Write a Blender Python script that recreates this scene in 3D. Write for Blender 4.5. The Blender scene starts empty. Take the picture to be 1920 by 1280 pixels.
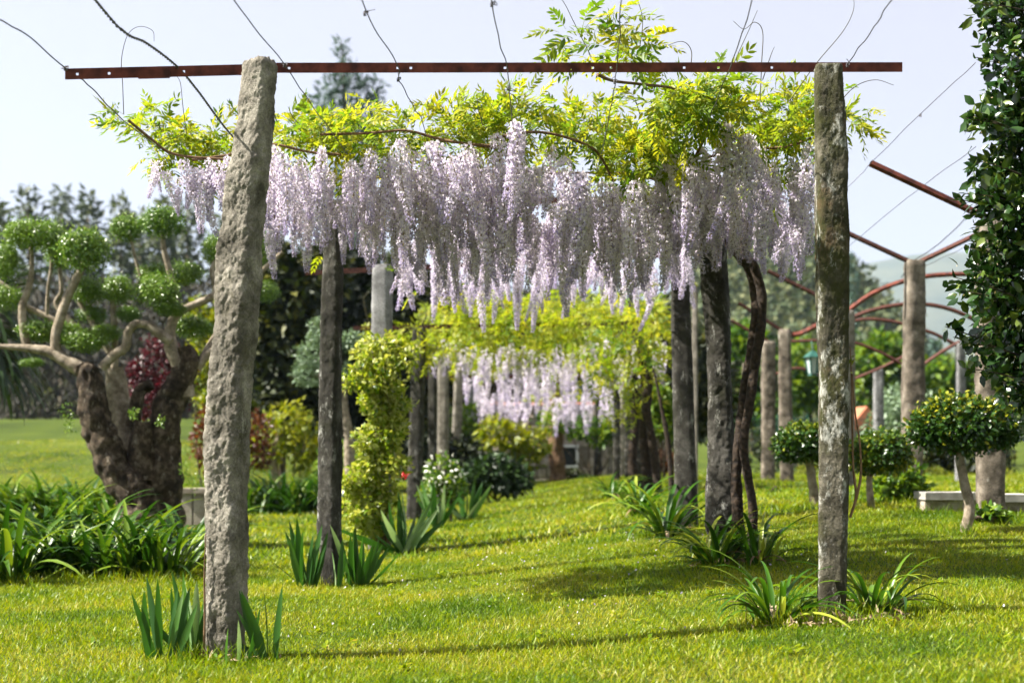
import bpy, math, random
import numpy as np
from mathutils import Vector, noise

# ------------------------------------------------------------------ camera, sky, sun, exposure
SC = bpy.context.scene
COL = SC.collection
F, HX, HY, CZ = 2700.0, 960.0, 840.0, 1.087      # focal length in photo pixels, vanishing point, eye height
cam_d = bpy.data.cameras.new('camera'); cam = bpy.data.objects.new('camera', cam_d); COL.objects.link(cam)
cam.location = (0, 0, CZ); cam.rotation_euler = (math.pi / 2, 0, 0)
cam_d.sensor_width = 36; cam_d.lens = F / 1920 * 36; cam_d.shift_y = (HY - 640) / 1920
cam_d.clip_end = 8000; cam_d.clip_start = 0.1
cam_d.dof.use_dof = True; cam_d.dof.focus_distance = 8.7; cam_d.dof.aperture_fstop = 1.9
SC.camera = cam
SUN_EL, SUN_AZ = 48.0, 86.0     # sun square on to the left, a touch in front of the pergola
sv = Vector((-math.cos(math.radians(SUN_EL)) * math.sin(math.radians(SUN_AZ)), -math.cos(math.radians(SUN_EL)) * math.cos(math.radians(SUN_AZ)) , math.sin(math.radians(SUN_EL))))
world = bpy.data.worlds.new('World'); SC.world = world; world.use_nodes = True
wn = world.node_tree.nodes; wl = world.node_tree.links
sky = wn.new('ShaderNodeTexSky'); sky.sky_type = 'NISHITA'; sky.sun_disc = False
sky.sun_elevation = math.radians(SUN_EL); sky.sun_rotation = math.atan2(sv.x, sv.y)
sky.air_density = 1.0; sky.dust_density = 0.8; sky.ozone_density = 1.0; sky.altitude = 100
bg = wn['Background']; bg.inputs['Strength'].default_value = 0.05
veil = wn.new('ShaderNodeMixRGB'); veil.inputs['Fac'].default_value = 0.64; veil.inputs['Color2'].default_value = (5.15, 4.6, 4.55, 1)   # thin high cloud
wl.new(sky.outputs['Color'], veil.inputs['Color1']); wl.new(veil.outputs['Color'], bg.inputs['Color'])
sun_d = bpy.data.lights.new('sun', 'SUN'); sun = bpy.data.objects.new('sun', sun_d); COL.objects.link(sun)
sun_d.energy = 5.0; sun_d.angle = math.radians(0.53); sun_d.color = (1.0, 0.94, 0.84)
sun.rotation_euler = sv.to_track_quat('Z', 'Y').to_euler()
SC.view_settings.view_transform = 'Standard'; SC.view_settings.look = 'None'
SC.view_settings.exposure = 2.0; SC.view_settings.gamma = 1.0; SC.view_settings.use_curve_mapping = False
SC.cycles.max_bounces = 9; SC.cycles.diffuse_bounces = 5; SC.cycles.transmission_bounces = 6
SC.cycles.transparent_max_bounces = 4; SC.cycles.volume_bounces = 0
SC.cycles.caustics_reflective = False; SC.cycles.caustics_refractive = False
SC.cycles.use_denoising = True; SC.cycles.use_adaptive_sampling = True; SC.cycles.adaptive_threshold = 0.02

# ------------------------------------------------------------------ helpers
rng = np.random.default_rng(11); random.seed(5)
def P(px, py, D): return np.array([(px - HX) / F * D, D, CZ + (HY - py) / F * D])
def X(px, D): return (px - HX) / F * D
def sst(a, b, x):
    t = np.clip((np.asarray(x, float) - a) / (b - a), 0, 1); return t * t * (3 - 2 * t)
def ground(x, y):
    x = np.asarray(x, float); y = np.asarray(y, float)
    r = sst(-1.5, 3.5, x) * (0.2 + 0.3 * sst(8, 15, y)) * (1 - 0.5 * sst(30, 45, y))
    b = 0.012 * np.sin(x * 1.7 + y * .6) + 0.01 * np.sin(y * 1.3 - x * .8)
    left = sst(-3, -9, x) * sst(26, 62, y) * 2.3
    far = sst(55, 140, y) * 1.5
    return r + b + left + far
def norm(a): return a / (np.linalg.norm(a, axis=-1, keepdims=True) + 1e-9)

class MB:
    def __init__(s): s.V = []; s.F = []; s.R = []; s.M = []; s.n = 0
    def add(s, V, Fs, r=0.0, mi=0):
        V = np.asarray(V, float); Fs = np.asarray(Fs, int)
        if len(V) == 0 or len(Fs) == 0: return s
        s.V.append(V); s.F.append(Fs + s.n)
        s.R.append(np.full(len(V), r) if np.isscalar(r) else np.asarray(r, float))
        s.M.append(np.full(len(Fs), mi) if np.isscalar(mi) else np.asarray(mi)); s.n += len(V); return s
    def mesh(s, name, mats, smooth=True, origin=(0, 0, 0)):
        m = bpy.data.meshes.new(name)
        V = np.concatenate(s.V) - np.asarray(origin)
        loops = np.concatenate([f.ravel() for f in s.F])
        tot = np.concatenate([np.full(len(f), f.shape[1]) for f in s.F])
        start = np.concatenate([[0], np.cumsum(tot)[:-1]])
        m.vertices.add(len(V)); m.vertices.foreach_set('co', V.astype(np.float32).ravel())
        m.loops.add(len(loops)); m.loops.foreach_set('vertex_index', loops.astype(np.int32))
        m.polygons.add(len(tot)); m.polygons.foreach_set('loop_start', start.astype(np.int32))
        for mt in mats: m.materials.append(mt)
        m.polygons.foreach_set('material_index', np.concatenate(s.M).astype(np.int32))
        m.polygons.foreach_set('use_smooth', np.full(len(tot), smooth, dtype=bool))
        a = m.attributes.new('rnd', 'FLOAT', 'POINT'); a.data.foreach_set('value', np.concatenate(s.R).astype(np.float32))
        m.update(calc_edges=True); return m
    def build(s, name, mats, parent=None, smooth=True, origin=(0, 0, 0), kind=None):
        if not isinstance(mats, (list, tuple)): mats = [mats]
        if parent is not None: origin = tuple(parent.get('_o', (0, 0, 0)))
        o = bpy.data.objects.new(name, s.mesh(name, mats, smooth, origin)); COL.objects.link(o)
        if parent is not None:
            o.parent = parent
        else: o.location = origin
        if kind: o['kind'] = kind
        return o
def tag(o, label, cat, group=None):
    o['label'] = label; o['category'] = cat
    if 'kind' not in o: o['kind'] = 'thing'
    if group: o['group'] = group
    return o
def thing(name, label, cat, loc, group=None):
    o = bpy.data.objects.new(name, None); COL.objects.link(o); o.location = tuple(loc); o['_o'] = [float(c) for c in loc]
    o.empty_display_size = .1
    return tag(o, label, cat, group)
def child_obj(name, mesh, parent, R, T, S):
    o = bpy.data.objects.new(name, mesh); COL.objects.link(o); o.parent = parent
    from mathutils import Matrix
    M = Matrix([[*(R[0] * S), T[0]], [*(R[1] * S), T[1]], [*(R[2] * S), T[2]], [0, 0, 0, 1]])
    po = parent.get('_o', (0, 0, 0)); M[0][3] -= po[0]; M[1][3] -= po[1]; M[2][3] -= po[2]
    o.matrix_local = M
    return o
def basis(d, n):
    y = norm(d); x = norm(np.cross(y, n)); z = np.cross(x, y); return np.stack([x, y, z], axis=-1)   # (N,3,3) columns
def inst(mb, bV, bF, R, T, S, r=None, bR=None, mi=0):
    N = len(T); k = len(bV)
    S = np.asarray(S, float); S = S[:, None, None] if S.ndim == 1 else S[:, None, :]
    V = np.einsum('nij,nkj->nki', R, bV[None] * S) + T[:, None, :]
    Fs = (bF[None] + (np.arange(N) * k)[:, None, None]).reshape(-1, bF.shape[1])
    rr = np.zeros((N, k)) if bR is None else np.repeat(bR[None], N, 0)
    if r is not None: rr = np.mod(rr + r[:, None], 1.0)
    mb.add(V.reshape(-1, 3), Fs, rr.ravel(), mi if np.isscalar(mi) else np.tile(mi, N))
def rdir(n): return norm(rng.normal(size=(n, 3)))
def leaf_shape(L=1., W=.4, fold=.25, curve=.15, st=((.3, .85), (.62, .9)), shape='tri'):
    V = [(0, 0, 0)]; Fs = []
    for t, w in st:
        zc = -curve * t * t * L
        V += [(-W / 2 * w, t * L, zc + fold * W / 2 * w), (0, t * L, zc), (W / 2 * w, t * L, zc + fold * W / 2 * w)]
    V.append((0, L, -curve * L)); n = len(st); tip = len(V) - 1
    Fs += [(0, 2, 1), (0, 3, 2)]
    for i in range(n - 1):
        a = 1 + 3 * i; b = a + 3
        Fs += [(a, a + 1, b + 1), (a, b + 1, b), (a + 1, a + 2, b + 2), (a + 1, b + 2, b + 1)]
    a = 1 + 3 * (n - 1); Fs += [(a, a + 1, tip), (a + 1, a + 2, tip)]
    return np.array(V, float), np.array(Fs)
LEAF = leaf_shape(); LEAF1 = leaf_shape(st=((.45, 1.),))
QUAD = (np.array([(-.5, 0, 0), (.5, 0, .0), (.45, 1, -.1), (-.45, 1, .1)], float), np.array([(0, 1, 2), (0, 2, 3)]))
def spline(pts, per=6):
    p = np.asarray(pts, float); n = len(p)
    if n < 3:
        t = np.linspace(0, 1, per + 1)[:, None]; return p[0] * (1 - t) + p[1] * t
    e = np.vstack([2 * p[0] - p[1], p, 2 * p[-1] - p[-2]]); out = []
    for i in range(1, n):
        a, b, c, d = e[i - 1], e[i], e[i + 1], e[i + 2]
        for t in np.linspace(0, 1, per, endpoint=False):
            out.append(.5 * ((2 * b) + (-a + c) * t + (2 * a - 5 * b + 4 * c - d) * t * t + (-a + 3 * b - 3 * c + d) * t ** 3))
    out.append(p[-1]); return np.array(out)
def tube(mb, pts, rad, sides=8, per=6, amp=0., freq=4., mi=0, r=0., cap=True, seed=0.):
    """pts (n,3), rad per point; smooth tapered tube with noisy bark surface"""
    q = np.hstack([np.asarray(pts, float), np.reshape(np.broadcast_to(rad, (len(pts),)), (-1, 1))])
    s = spline(q, per); c = s[:, :3]; R = np.maximum(s[:, 3], 1e-4)
    t = norm(np.gradient(c, axis=0)); u = np.cross(t[0], [0.3, 1, .2]); u /= np.linalg.norm(u) + 1e-9
    ang = np.linspace(0, 2 * np.pi, sides, endpoint=False); V = []
    for i in range(len(c)):
        u = u - t[i] * np.dot(u, t[i]); u /= np.linalg.norm(u) + 1e-9; v = np.cross(t[i], u)
        for a in ang:
            d = u * math.cos(a) + v * math.sin(a); k = 1.
            if amp:
                w = (c[i] + d * R[i]) * freq * np.array([1, 1, .45])
                k += amp * (noise.noise(Vector(w) + Vector((seed, 0, 0))) + .5 * noise.noise(Vector(w * 2.3)))
            V.append(c[i] + d * R[i] * k)
    n = len(c); Fs = []
    for i in range(n - 1):
        for j in range(sides):
            k = (j + 1) % sides; Fs.append((i * sides + j, i * sides + k, (i + 1) * sides + k, (i + 1) * sides + j))
    mb.add(V, Fs, r, mi)
    if cap:
        b = len(V)
        mb.add([V[(n - 1) * sides + j] for j in range(sides)] + [c[-1]], [(j, (j + 1) % sides, sides) for j in range(sides)], r, mi)
def box(mb, a, b, mi=0, r=0.):
    x0, y0, z0 = a; x1, y1, z1 = b
    V = [(x0, y0, z0), (x1, y0, z0), (x1, y1, z0), (x0, y1, z0), (x0, y0, z1), (x1, y0, z1), (x1, y1, z1), (x0, y1, z1)]
    mb.add(V, [(0, 3, 2, 1), (4, 5, 6, 7), (0, 1, 5, 4), (1, 2, 6, 5), (2, 3, 7, 6), (3, 0, 4, 7)], r, mi)
def bar(mb, a, b, w, h, mi=0):
    """square bar from a to b, w sideways, h in the vertical plane"""
    a = np.asarray(a, float); b = np.asarray(b, float); t = norm(b - a); s = np.cross(t, [0, 0, 1.]); s /= np.linalg.norm(s) + 1e-9; u = np.cross(s, t)
    V = [];
    for p in (a, b):
        for i, j in ((-1, -1), (1, -1), (1, 1), (-1, 1)): V.append(p + s * i * w / 2 + u * j * h / 2)
    mb.add(V, [(3, 2, 1, 0), (4, 5, 6, 7), (0, 1, 5, 4), (1, 2, 6, 5), (2, 3, 7, 6), (3, 0, 4, 7)], 0, mi)

# ------------------------------------------------------------------ materials
def mat(name):
    m = bpy.data.materials.new(name); m.use_nodes = True; nt = m.node_tree
    return m, nt, nt.nodes, nt.links, nt.nodes['Principled BSDF']
def ramp(N, stops):
    r = N.new('ShaderNodeValToRGB'); e = r.color_ramp.elements
    while len(e) < len(stops): e.new(.5)
    for k, (p, c) in enumerate(stops): e[k].position = p; e[k].color = (*c, 1)
    return r
def leaf_mat(name, stops, trans=.4, rough=.45, spec=.35, tint=(1.15, 1.15, .7), objr=1.0, patch=0.):
    m, nt, N, L, b = mat(name)
    at = N.new('ShaderNodeAttribute'); at.attribute_name = 'rnd'
    oi = N.new('ShaderNodeObjectInfo'); mu = N.new('ShaderNodeMath'); mu.operation = 'MULTIPLY'; mu.inputs[1].default_value = objr
    L.new(oi.outputs['Random'], mu.inputs[0])
    ad = N.new('ShaderNodeMath'); ad.operation = 'ADD'; L.new(at.outputs['Fac'], ad.inputs[0]); L.new(mu.outputs[0], ad.inputs[1])
    val = ad
    if patch:
        tc = N.new('ShaderNodeNewGeometry'); nz = N.new('ShaderNodeTexNoise'); nz.inputs['Scale'].default_value = patch
        L.new(tc.outputs['Position'], nz.inputs['Vector'])
        a2 = N.new('ShaderNodeMath'); a2.operation = 'ADD'; L.new(ad.outputs[0], a2.inputs[0]); sc_ = N.new('ShaderNodeMath'); sc_.operation = 'MULTIPLY_ADD'; sc_.inputs[1].default_value = 1.9; sc_.inputs[2].default_value = -.62; nz.inputs['Detail'].default_value = 5; L.new(nz.outputs['Fac'], sc_.inputs[0]); L.new(sc_.outputs[0], a2.inputs[1]); ab = N.new('ShaderNodeMath'); ab.operation = 'MAXIMUM'; ab.inputs[1].default_value = .02; L.new(a2.outputs[0], ab.inputs[0]); val = ab
    pp = N.new('ShaderNodeMath'); pp.operation = 'PINGPONG'; pp.inputs[1].default_value = 1.; L.new(val.outputs[0], pp.inputs[0])
    r = ramp(N, stops); L.new(pp.outputs[0], r.inputs['Fac'])
    L.new(r.outputs['Color'], b.inputs['Base Color']); b.inputs['Roughness'].default_value = rough; b.inputs['Specular IOR Level'].default_value = spec
    if trans:
        t = N.new('ShaderNodeBsdfTranslucent'); mx = N.new('ShaderNodeMixRGB'); mx.blend_type = 'MULTIPLY'; mx.inputs['Fac'].default_value = 1
        mx.inputs['Color2'].default_value = (*tint, 1); L.new(r.outputs['Color'], mx.inputs['Color1']); L.new(mx.outputs['Color'], t.inputs['Color'])
        ms = N.new('ShaderNodeMixShader'); ms.inputs['Fac'].default_value = trans
        L.new(b.outputs[0], ms.inputs[1]); L.new(t.outputs[0], ms.inputs[2]); L.new(ms.outputs[0], N['Material Output'].inputs['Surface'])
    return m
def stone_mat(name, dark, mid, light, lichen=(.5, .5, .44), lich=.55, moss=(.055, .06, .02), mossamt=.55, scale=1., bump=.6, warm=None):
    m, nt, N, L, b = mat(name)
    tc = N.new('ShaderNodeTexCoord')
    def nz(s, d=6., r=.6, sz=1.):
        n = N.new('ShaderNodeTexNoise'); n.inputs['Scale'].default_value = s * scale; n.inputs['Detail'].default_value = d; n.inputs['Roughness'].default_value = r
        mp = N.new('ShaderNodeMapping'); mp.inputs['Scale'].default_value = (1, 1, sz); L.new(tc.outputs['Object'], mp.inputs['Vector']); L.new(mp.outputs[0], n.inputs['Vector']); return n
    n1 = nz(6); n2 = nz(90, 3); n3 = nz(3.5, 8, .72, .5); n4 = nz(9, 10, .78, .5); n5 = nz(260, 2)
    r1 = ramp(N, [(.36, dark), (.52, mid), (.68, light)]); L.new(n1.outputs['Fac'], r1.inputs['Fac'])
    r2 = ramp(N, [(.3, (.55,) * 3), (.5, (1.,) * 3), (.72, (1.5,) * 3)]); L.new(n2.outputs['Fac'], r2.inputs['Fac'])
    mx = N.new('ShaderNodeMixRGB'); mx.blend_type = 'MULTIPLY'; mx.inputs['Fac'].default_value = .8
    L.new(r1.outputs['Color'], mx.inputs['Color1']); L.new(r2.outputs['Color'], mx.inputs['Color2']); cur = mx
    def layer(src, lo, hi, col, cur):
        rr = ramp(N, [(lo, (0,) * 3), (hi, (1,) * 3)]); L.new(src.outputs['Fac'], rr.inputs['Fac'])
        q = N.new('ShaderNodeMixRGB'); q.inputs['Color2'].default_value = (*col, 1); L.new(rr.outputs['Color'], q.inputs['Fac']); L.new(cur.outputs['Color'], q.inputs['Color1']); return q
    if warm: cur = layer(nz(1.7, 4), .55, .68, warm, cur)
    if mossamt < 1: cur = layer(n3, mossamt, mossamt + .12, moss, cur)
    if lich < 1: cur = layer(n4, lich, lich + .09, lichen, cur)
    L.new(cur.outputs['Color'], b.inputs['Base Color']); b.inputs['Roughness'].default_value = .9; b.inputs['Specular IOR Level'].default_value = .2
    ad = N.new('ShaderNodeMath'); ad.operation = 'ADD'; L.new(n2.outputs['Fac'], ad.inputs[0]); L.new(n5.outputs['Fac'], ad.inputs[1])
    ad2 = N.new('ShaderNodeMath'); ad2.operation = 'ADD'; L.new(ad.outputs[0], ad2.inputs[0]); L.new(n4.outputs['Fac'], ad2.inputs[1])
    bp = N.new('ShaderNodeBump'); bp.inputs['Strength'].default_value = bump; bp.inputs['Distance'].default_value = .02
    L.new(ad2.outputs[0], bp.inputs['Height']); L.new(bp.outputs[0], b.inputs['Normal'])
    return m
def plain(name, c1, c2, scale=8., rough=.8, bump=.3, metal=0., spec=.3, dist=.01):
    m, nt, N, L, b = mat(name); tc = N.new('ShaderNodeTexCoord'); n = N.new('ShaderNodeTexNoise'); n.inputs['Scale'].default_value = scale; n.inputs['Detail'].default_value = 6
    L.new(tc.outputs['Object'], n.inputs['Vector']); r = ramp(N, [(.35, c1), (.65, c2)]); L.new(n.outputs['Fac'], r.inputs['Fac']); L.new(r.outputs['Color'], b.inputs['Base Color'])
    b.inputs['Roughness'].default_value = rough; b.inputs['Metallic'].default_value = metal; b.inputs['Specular IOR Level'].default_value = spec
    if bump:
        bp = N.new('ShaderNodeBump'); bp.inputs['Strength'].default_value = bump; bp.inputs['Distance'].default_value = dist; L.new(n.outputs['Fac'], bp.inputs['Height']); L.new(bp.outputs[0], b.inputs['Normal'])
    return m
M = {}
M['granite'] = stone_mat('granite', (.075, .068, .052), (.2, .183, .15), (.36, .335, .28), lich=.58, lichen=(.46, .44, .38), mossamt=.57, moss=(.11, .1, .055))
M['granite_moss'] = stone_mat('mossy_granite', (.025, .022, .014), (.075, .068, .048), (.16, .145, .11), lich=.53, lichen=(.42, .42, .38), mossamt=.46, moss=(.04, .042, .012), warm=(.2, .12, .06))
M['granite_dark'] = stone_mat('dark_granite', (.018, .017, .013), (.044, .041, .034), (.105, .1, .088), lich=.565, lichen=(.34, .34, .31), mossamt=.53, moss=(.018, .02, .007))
M['granite_grey'] = stone_mat('grey_granite', (.11, .11, .11), (.2, .2, .2), (.32, .32, .32), lich=.7, mossamt=.8)
M['granite_far'] = stone_mat('far_granite', (.1, .09, .07), (.2, .18, .15), (.3, .27, .23), lich=.62, mossamt=.6)
M['granite_warm'] = stone_mat('warm_granite', (.065, .054, .04), (.145, .122, .095), (.26, .225, .18), lich=.6, mossamt=.6)
M['rust'] = plain('rusty_iron', (.05, .014, .010), (.17, .045, .028), 14, .75, .5, .2, dist=.003)
M['rust_dark'] = plain('dark_rusty_iron', (.04, .016, .012), (.11, .04, .028), 30, .7, .4, .3, dist=.003)
M['wire'] = plain('galvanised_wire', (.07, .065, .07), (.16, .15, .16), 50, .5, 0, .7)
M['wood'] = plain('vine_bark', (.009, .006, .004), (.04, .026, .016), 30, .9, 1.0, dist=.02)
M['cane'] = plain('cane_bark', (.09, .05, .025), (.2, .12, .06), 30, .8, .4)
M['shoot'] = plain('green_shoot', (.03, .03, .012), (.07, .06, .02), 20, .7, 0)
M['bark_dark'] = stone_mat('old_bark', (.022, .016, .010), (.08, .058, .037), (.23, .18, .125), lich=.555, lichen=(.32, .28, .21), mossamt=.64, scale=1.6, bump=1.)
M['bark_pale'] = stone_mat('pale_bark', (.16, .13, .09), (.3, .25, .185), (.44, .38, .3), lich=.7, mossamt=.7, scale=2.2, bump=.6)
M['wleaf'] = leaf_mat('wisteria_leaf', [(0, (.045, .12, .010)), (.35, (.13, .22, .013)), (.75, (.26, .32, .017)), (1, (.36, .345, .022))], trans=.58, tint=(1.15, 1.12, .6))
M['petal'] = leaf_mat('wisteria_petal', [(0, (.86, .82, .85)), (.4, (.73, .68, .77)), (.72, (.47, .41, .62)), (1, (.31, .25, .48))], trans=.48, rough=.6, spec=.15, tint=(1., .97, 1.), objr=.12)
M['stem'] = leaf_mat('raceme_stem', [(0, (.2, .19, .06)), (1, (.26, .18, .09))], trans=.2, objr=.5)
M['grass'] = leaf_mat('grass_blade', [(0, (.022, .07, .002)), (.3, (.076, .157, .003)), (.6, (.172, .25, .004)), (.88, (.275, .3, .006)), (1, (.38, .35, .10))], trans=.45, rough=.42, spec=.25, tint=(1.2, 1.1, .35), objr=0, patch=.9)
M['lawn'] = None
M['iris'] = leaf_mat('iris_leaf', [(0, (.018, .07, .008)), (.7, (.035, .11, .012)), (.9, (.07, .17, .03)), (1, (.26, .36, .18))], trans=.35, rough=.4, spec=.4)
M['daylily'] = leaf_mat('daylily_leaf', [(0, (.018, .065, .005)), (.55, (.045, .125, .006)), (.85, (.15, .24, .014)), (1, (.3, .34, .04))], trans=.35, rough=.36, spec=.35)
M['agapanthus'] = leaf_mat('agapanthus_leaf', [(0, (.008, .032, .003)), (.5, (.021, .068, .004)), (.85, (.065, .135, .008)), (1, (.17, .24, .014))], trans=.3, rough=.38, spec=.3)
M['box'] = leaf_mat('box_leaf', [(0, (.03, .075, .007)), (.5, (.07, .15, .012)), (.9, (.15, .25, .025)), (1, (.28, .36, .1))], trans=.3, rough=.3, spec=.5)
M['holly'] = leaf_mat('glossy_leaf', [(0, (.006, .021, .005)), (.5, (.013, .04, .008)), (.88, (.027, .066, .011)), (1, (.11, .15, .025))], trans=.15, rough=.2, spec=.6)
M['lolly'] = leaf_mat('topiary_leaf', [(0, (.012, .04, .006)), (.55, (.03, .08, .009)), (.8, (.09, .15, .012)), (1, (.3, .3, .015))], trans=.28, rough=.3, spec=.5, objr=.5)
M['climber'] = leaf_mat('climber_leaf', [(0, (.03, .085, .005)), (.35, (.11, .2, .008)), (.7, (.25, .32, .012)), (1, (.46, .48, .17))], trans=.45, rough=.35, spec=.4, tint=(1.2, 1.1, .5))
M['conifer'] = leaf_mat('dark_conifer_leaf', [(0, (.003, .008, .002)), (.55, (.008, .017, .003)), (.9, (.03, .042, .004)), (1, (.1, .1, .006))], trans=.2, rough=.6)
M['euca'] = leaf_mat('eucalyptus_leaf', [(0, (.035, .055, .035)), (.6, (.07, .095, .055)), (1, (.12, .14, .08))], trans=.25, rough=.6)
M['cedar'] = leaf_mat('cedar_leaf', [(0, (.03, .07, .06)), (1, (.07, .12, .09))], trans=.2, rough=.6)
M['green'] = leaf_mat('fresh_green_leaf', [(0, (.025, .07, .007)), (.6, (.06, .14, .010)), (1, (.16, .24, .012))], trans=.4, rough=.45, tint=(1.2, 1.1, .5))
M['yellow'] = leaf_mat('yellow_green_leaf', [(0, (.05, .1, .006)), (.6, (.13, .18, .008)), (1, (.26, .27, .010))], trans=.45, tint=(1.2, 1.1, .5))
M['maple'] = leaf_mat('red_maple_leaf', [(0, (.02, .003, .005)), (.6, (.05, .006, .011)), (1, (.11, .016, .024))], trans=.4, tint=(1.2, .7, .8))
M['rustleaf'] = leaf_mat('russet_leaf', [(0, (.03, .008, .004)), (.6, (.07, .02, .008)), (1, (.13, .05, .012))], trans=.35, tint=(1.2, .9, .5))
M['greyleaf'] = leaf_mat('grey_green_leaf', [(0, (.10, .16, .09)), (1, (.2, .28, .17))], trans=.25)
M['palm'] = leaf_mat('dark_palm_leaf', [(0, (.008, .018, .008)), (.7, (.02, .045, .014)), (1, (.06, .12, .02))], trans=.15, rough=.45)
M['white_flower'] = leaf_mat('white_petal', [(0, (.75, .75, .68)), (1, (.85, .83, .75))], trans=.3, tint=(1, 1, .95))
M['red_flower'] = leaf_mat('red_petal', [(0, (.6, .01, .02)), (1, (.7, .03, .04))], trans=.2, tint=(1, .5, .5))
M['bud'] = leaf_mat('cream_bud', [(0, (.4, .3, .14)), (1, (.6, .52, .32))], trans=.2)
M['brush'] = leaf_mat('bare_brush', [(0, (.014, .013, .008)), (1, (.04, .036, .024))], trans=.1, rough=.8)
M['deadleaf'] = leaf_mat('dead_leaf', [(0, (.10, .06, .03)), (.6, (.22, .15, .08)), (1, (.4, .32, .2))], trans=.15, rough=.7)
M['wood_far'] = leaf_mat('far_wood_leaf', [(0, (.03, .05, .018)), (.6, (.06, .085, .03)), (1, (.12, .13, .045))], trans=.2, rough=.7)
M['hedge'] = leaf_mat('hedge_leaf', [(0, (.07, .12, .012)), (1, (.25, .26, .02))], trans=.3)
M['white_stone'] = plain('pale_cut_stone', (.24, .23, .2), (.44, .42, .38), 9, .85, .3)
M['wall_stone'] = stone_mat('wall_stone', (.24, .2, .15), (.36, .31, .25), (.48, .43, .36), lich=.75, mossamt=.75)
M['mortar'] = plain('mortar', (.12, .1, .08), (.2, .17, .14), 20)
M['white_paint'] = plain('white_paint', (.72, .72, .7), (.8, .8, .78), 4, .5, 0)
M['glass'] = plain('dark_glass', (.02, .025, .03), (.04, .045, .05), 3, .08, 0, spec=.6)
M['lamp_green'] = plain('green_lamp_paint', (.01, .05, .04), (.02, .09, .07), 10, .45, .1)
M['lamp_glass'] = plain('frosted_glass', (.35, .42, .42), (.45, .52, .52), 3, .3, 0)
M['fence'] = plain('green_fence_paint', (.01, .07, .05), (.02, .1, .075), 6, .5, 0)
M['roof'] = plain('clay_roof', (.32, .1, .05), (.45, .17, .09), 8, .8, .3)
M['palmtrunk'] = stone_mat('palm_bark', (.1, .055, .03), (.2, .12, .07), (.3, .2, .13), lich=.8, mossamt=.8, scale=2, bump=1.)
M['soil'] = plain('bare_soil', (.03, .02, .012), (.08, .05, .03), 20, .95, .8)
def lawn_mat():
    m, nt, N, L, b = mat('lawn_ground'); g = N.new('ShaderNodeNewGeometry')
    def nz(s, d=5.):
        n = N.new('ShaderNodeTexNoise'); n.inputs['Scale'].default_value = s; n.inputs['Detail'].default_value = d; L.new(g.outputs['Position'], n.inputs['Vector']); return n
    n1 = nz(.35); n2 = nz(30, 8); ad = N.new('ShaderNodeMath'); ad.operation = 'ADD'; L.new(n1.outputs['Fac'], ad.inputs[0]); L.new(n2.outputs['Fac'], ad.inputs[1])
    hf = N.new('ShaderNodeMath'); hf.operation = 'MULTIPLY'; hf.inputs[1].default_value = .5; L.new(ad.outputs[0], hf.inputs[0])
    r = ramp(N, [(.36, (.015, .026, .003)), (.5, (.045, .07, .005)), (.64, (.09, .11, .010))]); L.new(hf.outputs[0], r.inputs['Fac']); L.new(r.outputs['Color'], b.inputs['Base Color'])
    b.inputs['Roughness'].default_value = .9; b.inputs['Specular IOR Level'].default_value = .1
    bp = N.new('ShaderNodeBump'); bp.inputs['Strength'].default_value = .8; bp.inputs['Distance'].default_value = .04; L.new(n2.outputs['Fac'], bp.inputs['Height']); L.new(bp.outputs[0], b.inputs['Normal'])
    return m
M['lawn'] = lawn_mat()
M['hill'] = plain('wooded_hill_ground', (.03, .045, .018), (.07, .085, .03), .05, .95, 0)
M['mountain'] = plain('mountain_ground', (.05, .065, .04), (.09, .1, .06), .01, .95, 0)

# ------------------------------------------------------------------ ground, hills
def sheet(name, xs, ys, zf, m):
    gx, gy = np.meshgrid(xs, ys); V = np.stack([gx, gy, zf(gx, gy)], -1).reshape(-1, 3); nx, ny = len(xs), len(ys)
    i, j = np.meshgrid(np.arange(nx - 1), np.arange(ny - 1)); a = (j * nx + i).ravel()
    o = MB().add(V, np.stack([a, a + 1, a + nx + 1, a + nx], -1)).build(name, m); o['kind'] = 'structure'; return o
gx = np.concatenate([np.linspace(-1500, -60, 14)[:-1], np.linspace(-60, -10, 22)[:-1], np.linspace(-10, 10, 71)[:-1], np.linspace(10, 60, 22)[:-1], np.linspace(60, 4000, 20)])
gy = np.concatenate([np.linspace(-300, -5, 8)[:-1], np.linspace(-5, 30, 101)[:-1], np.linspace(30, 150, 50)[:-1], np.linspace(150, 5000, 24)])
sheet('lawn', gx, gy, ground, M['lawn'])
def hill_z(cx, cy, sx, sy, h, f, a):
    def fn(x, y):
        b = np.exp(-((x - cx) / sx) ** 2 - ((y - cy) / sy) ** 2)
        n = sum(np.sin(x * f * k + k * 1.7) * np.cos(y * f * k * .8 + k) / k for k in (1, 2.3, 4.1))
        return b * h * (1 + a * n) - 3
    return fn
_h1, _h2 = hill_z(50, 280, 27, 60, 44, .06, .05), hill_z(0, 290, 45, 60, 34, .04, .05)
def hill_fn(x, y): return np.maximum(_h1(x, y), _h2(x, y))
sheet('wooded_hill', np.linspace(-80, 230, 60), np.linspace(150, 420, 40), hill_fn, M['hill'])
sheet('mountain', np.linspace(-1500, 3600, 110), np.linspace(2100, 4400, 40), hill_z(1000, 3200, 870, 700, 412, .0035, .05), M['mountain'])
left_fn = hill_z(-110, 190, 90, 60, 22, .04, .05)
sheet('wooded_rise', np.linspace(-330, 60, 60), np.linspace(110, 330, 40), left_fn, M['hill'])

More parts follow.
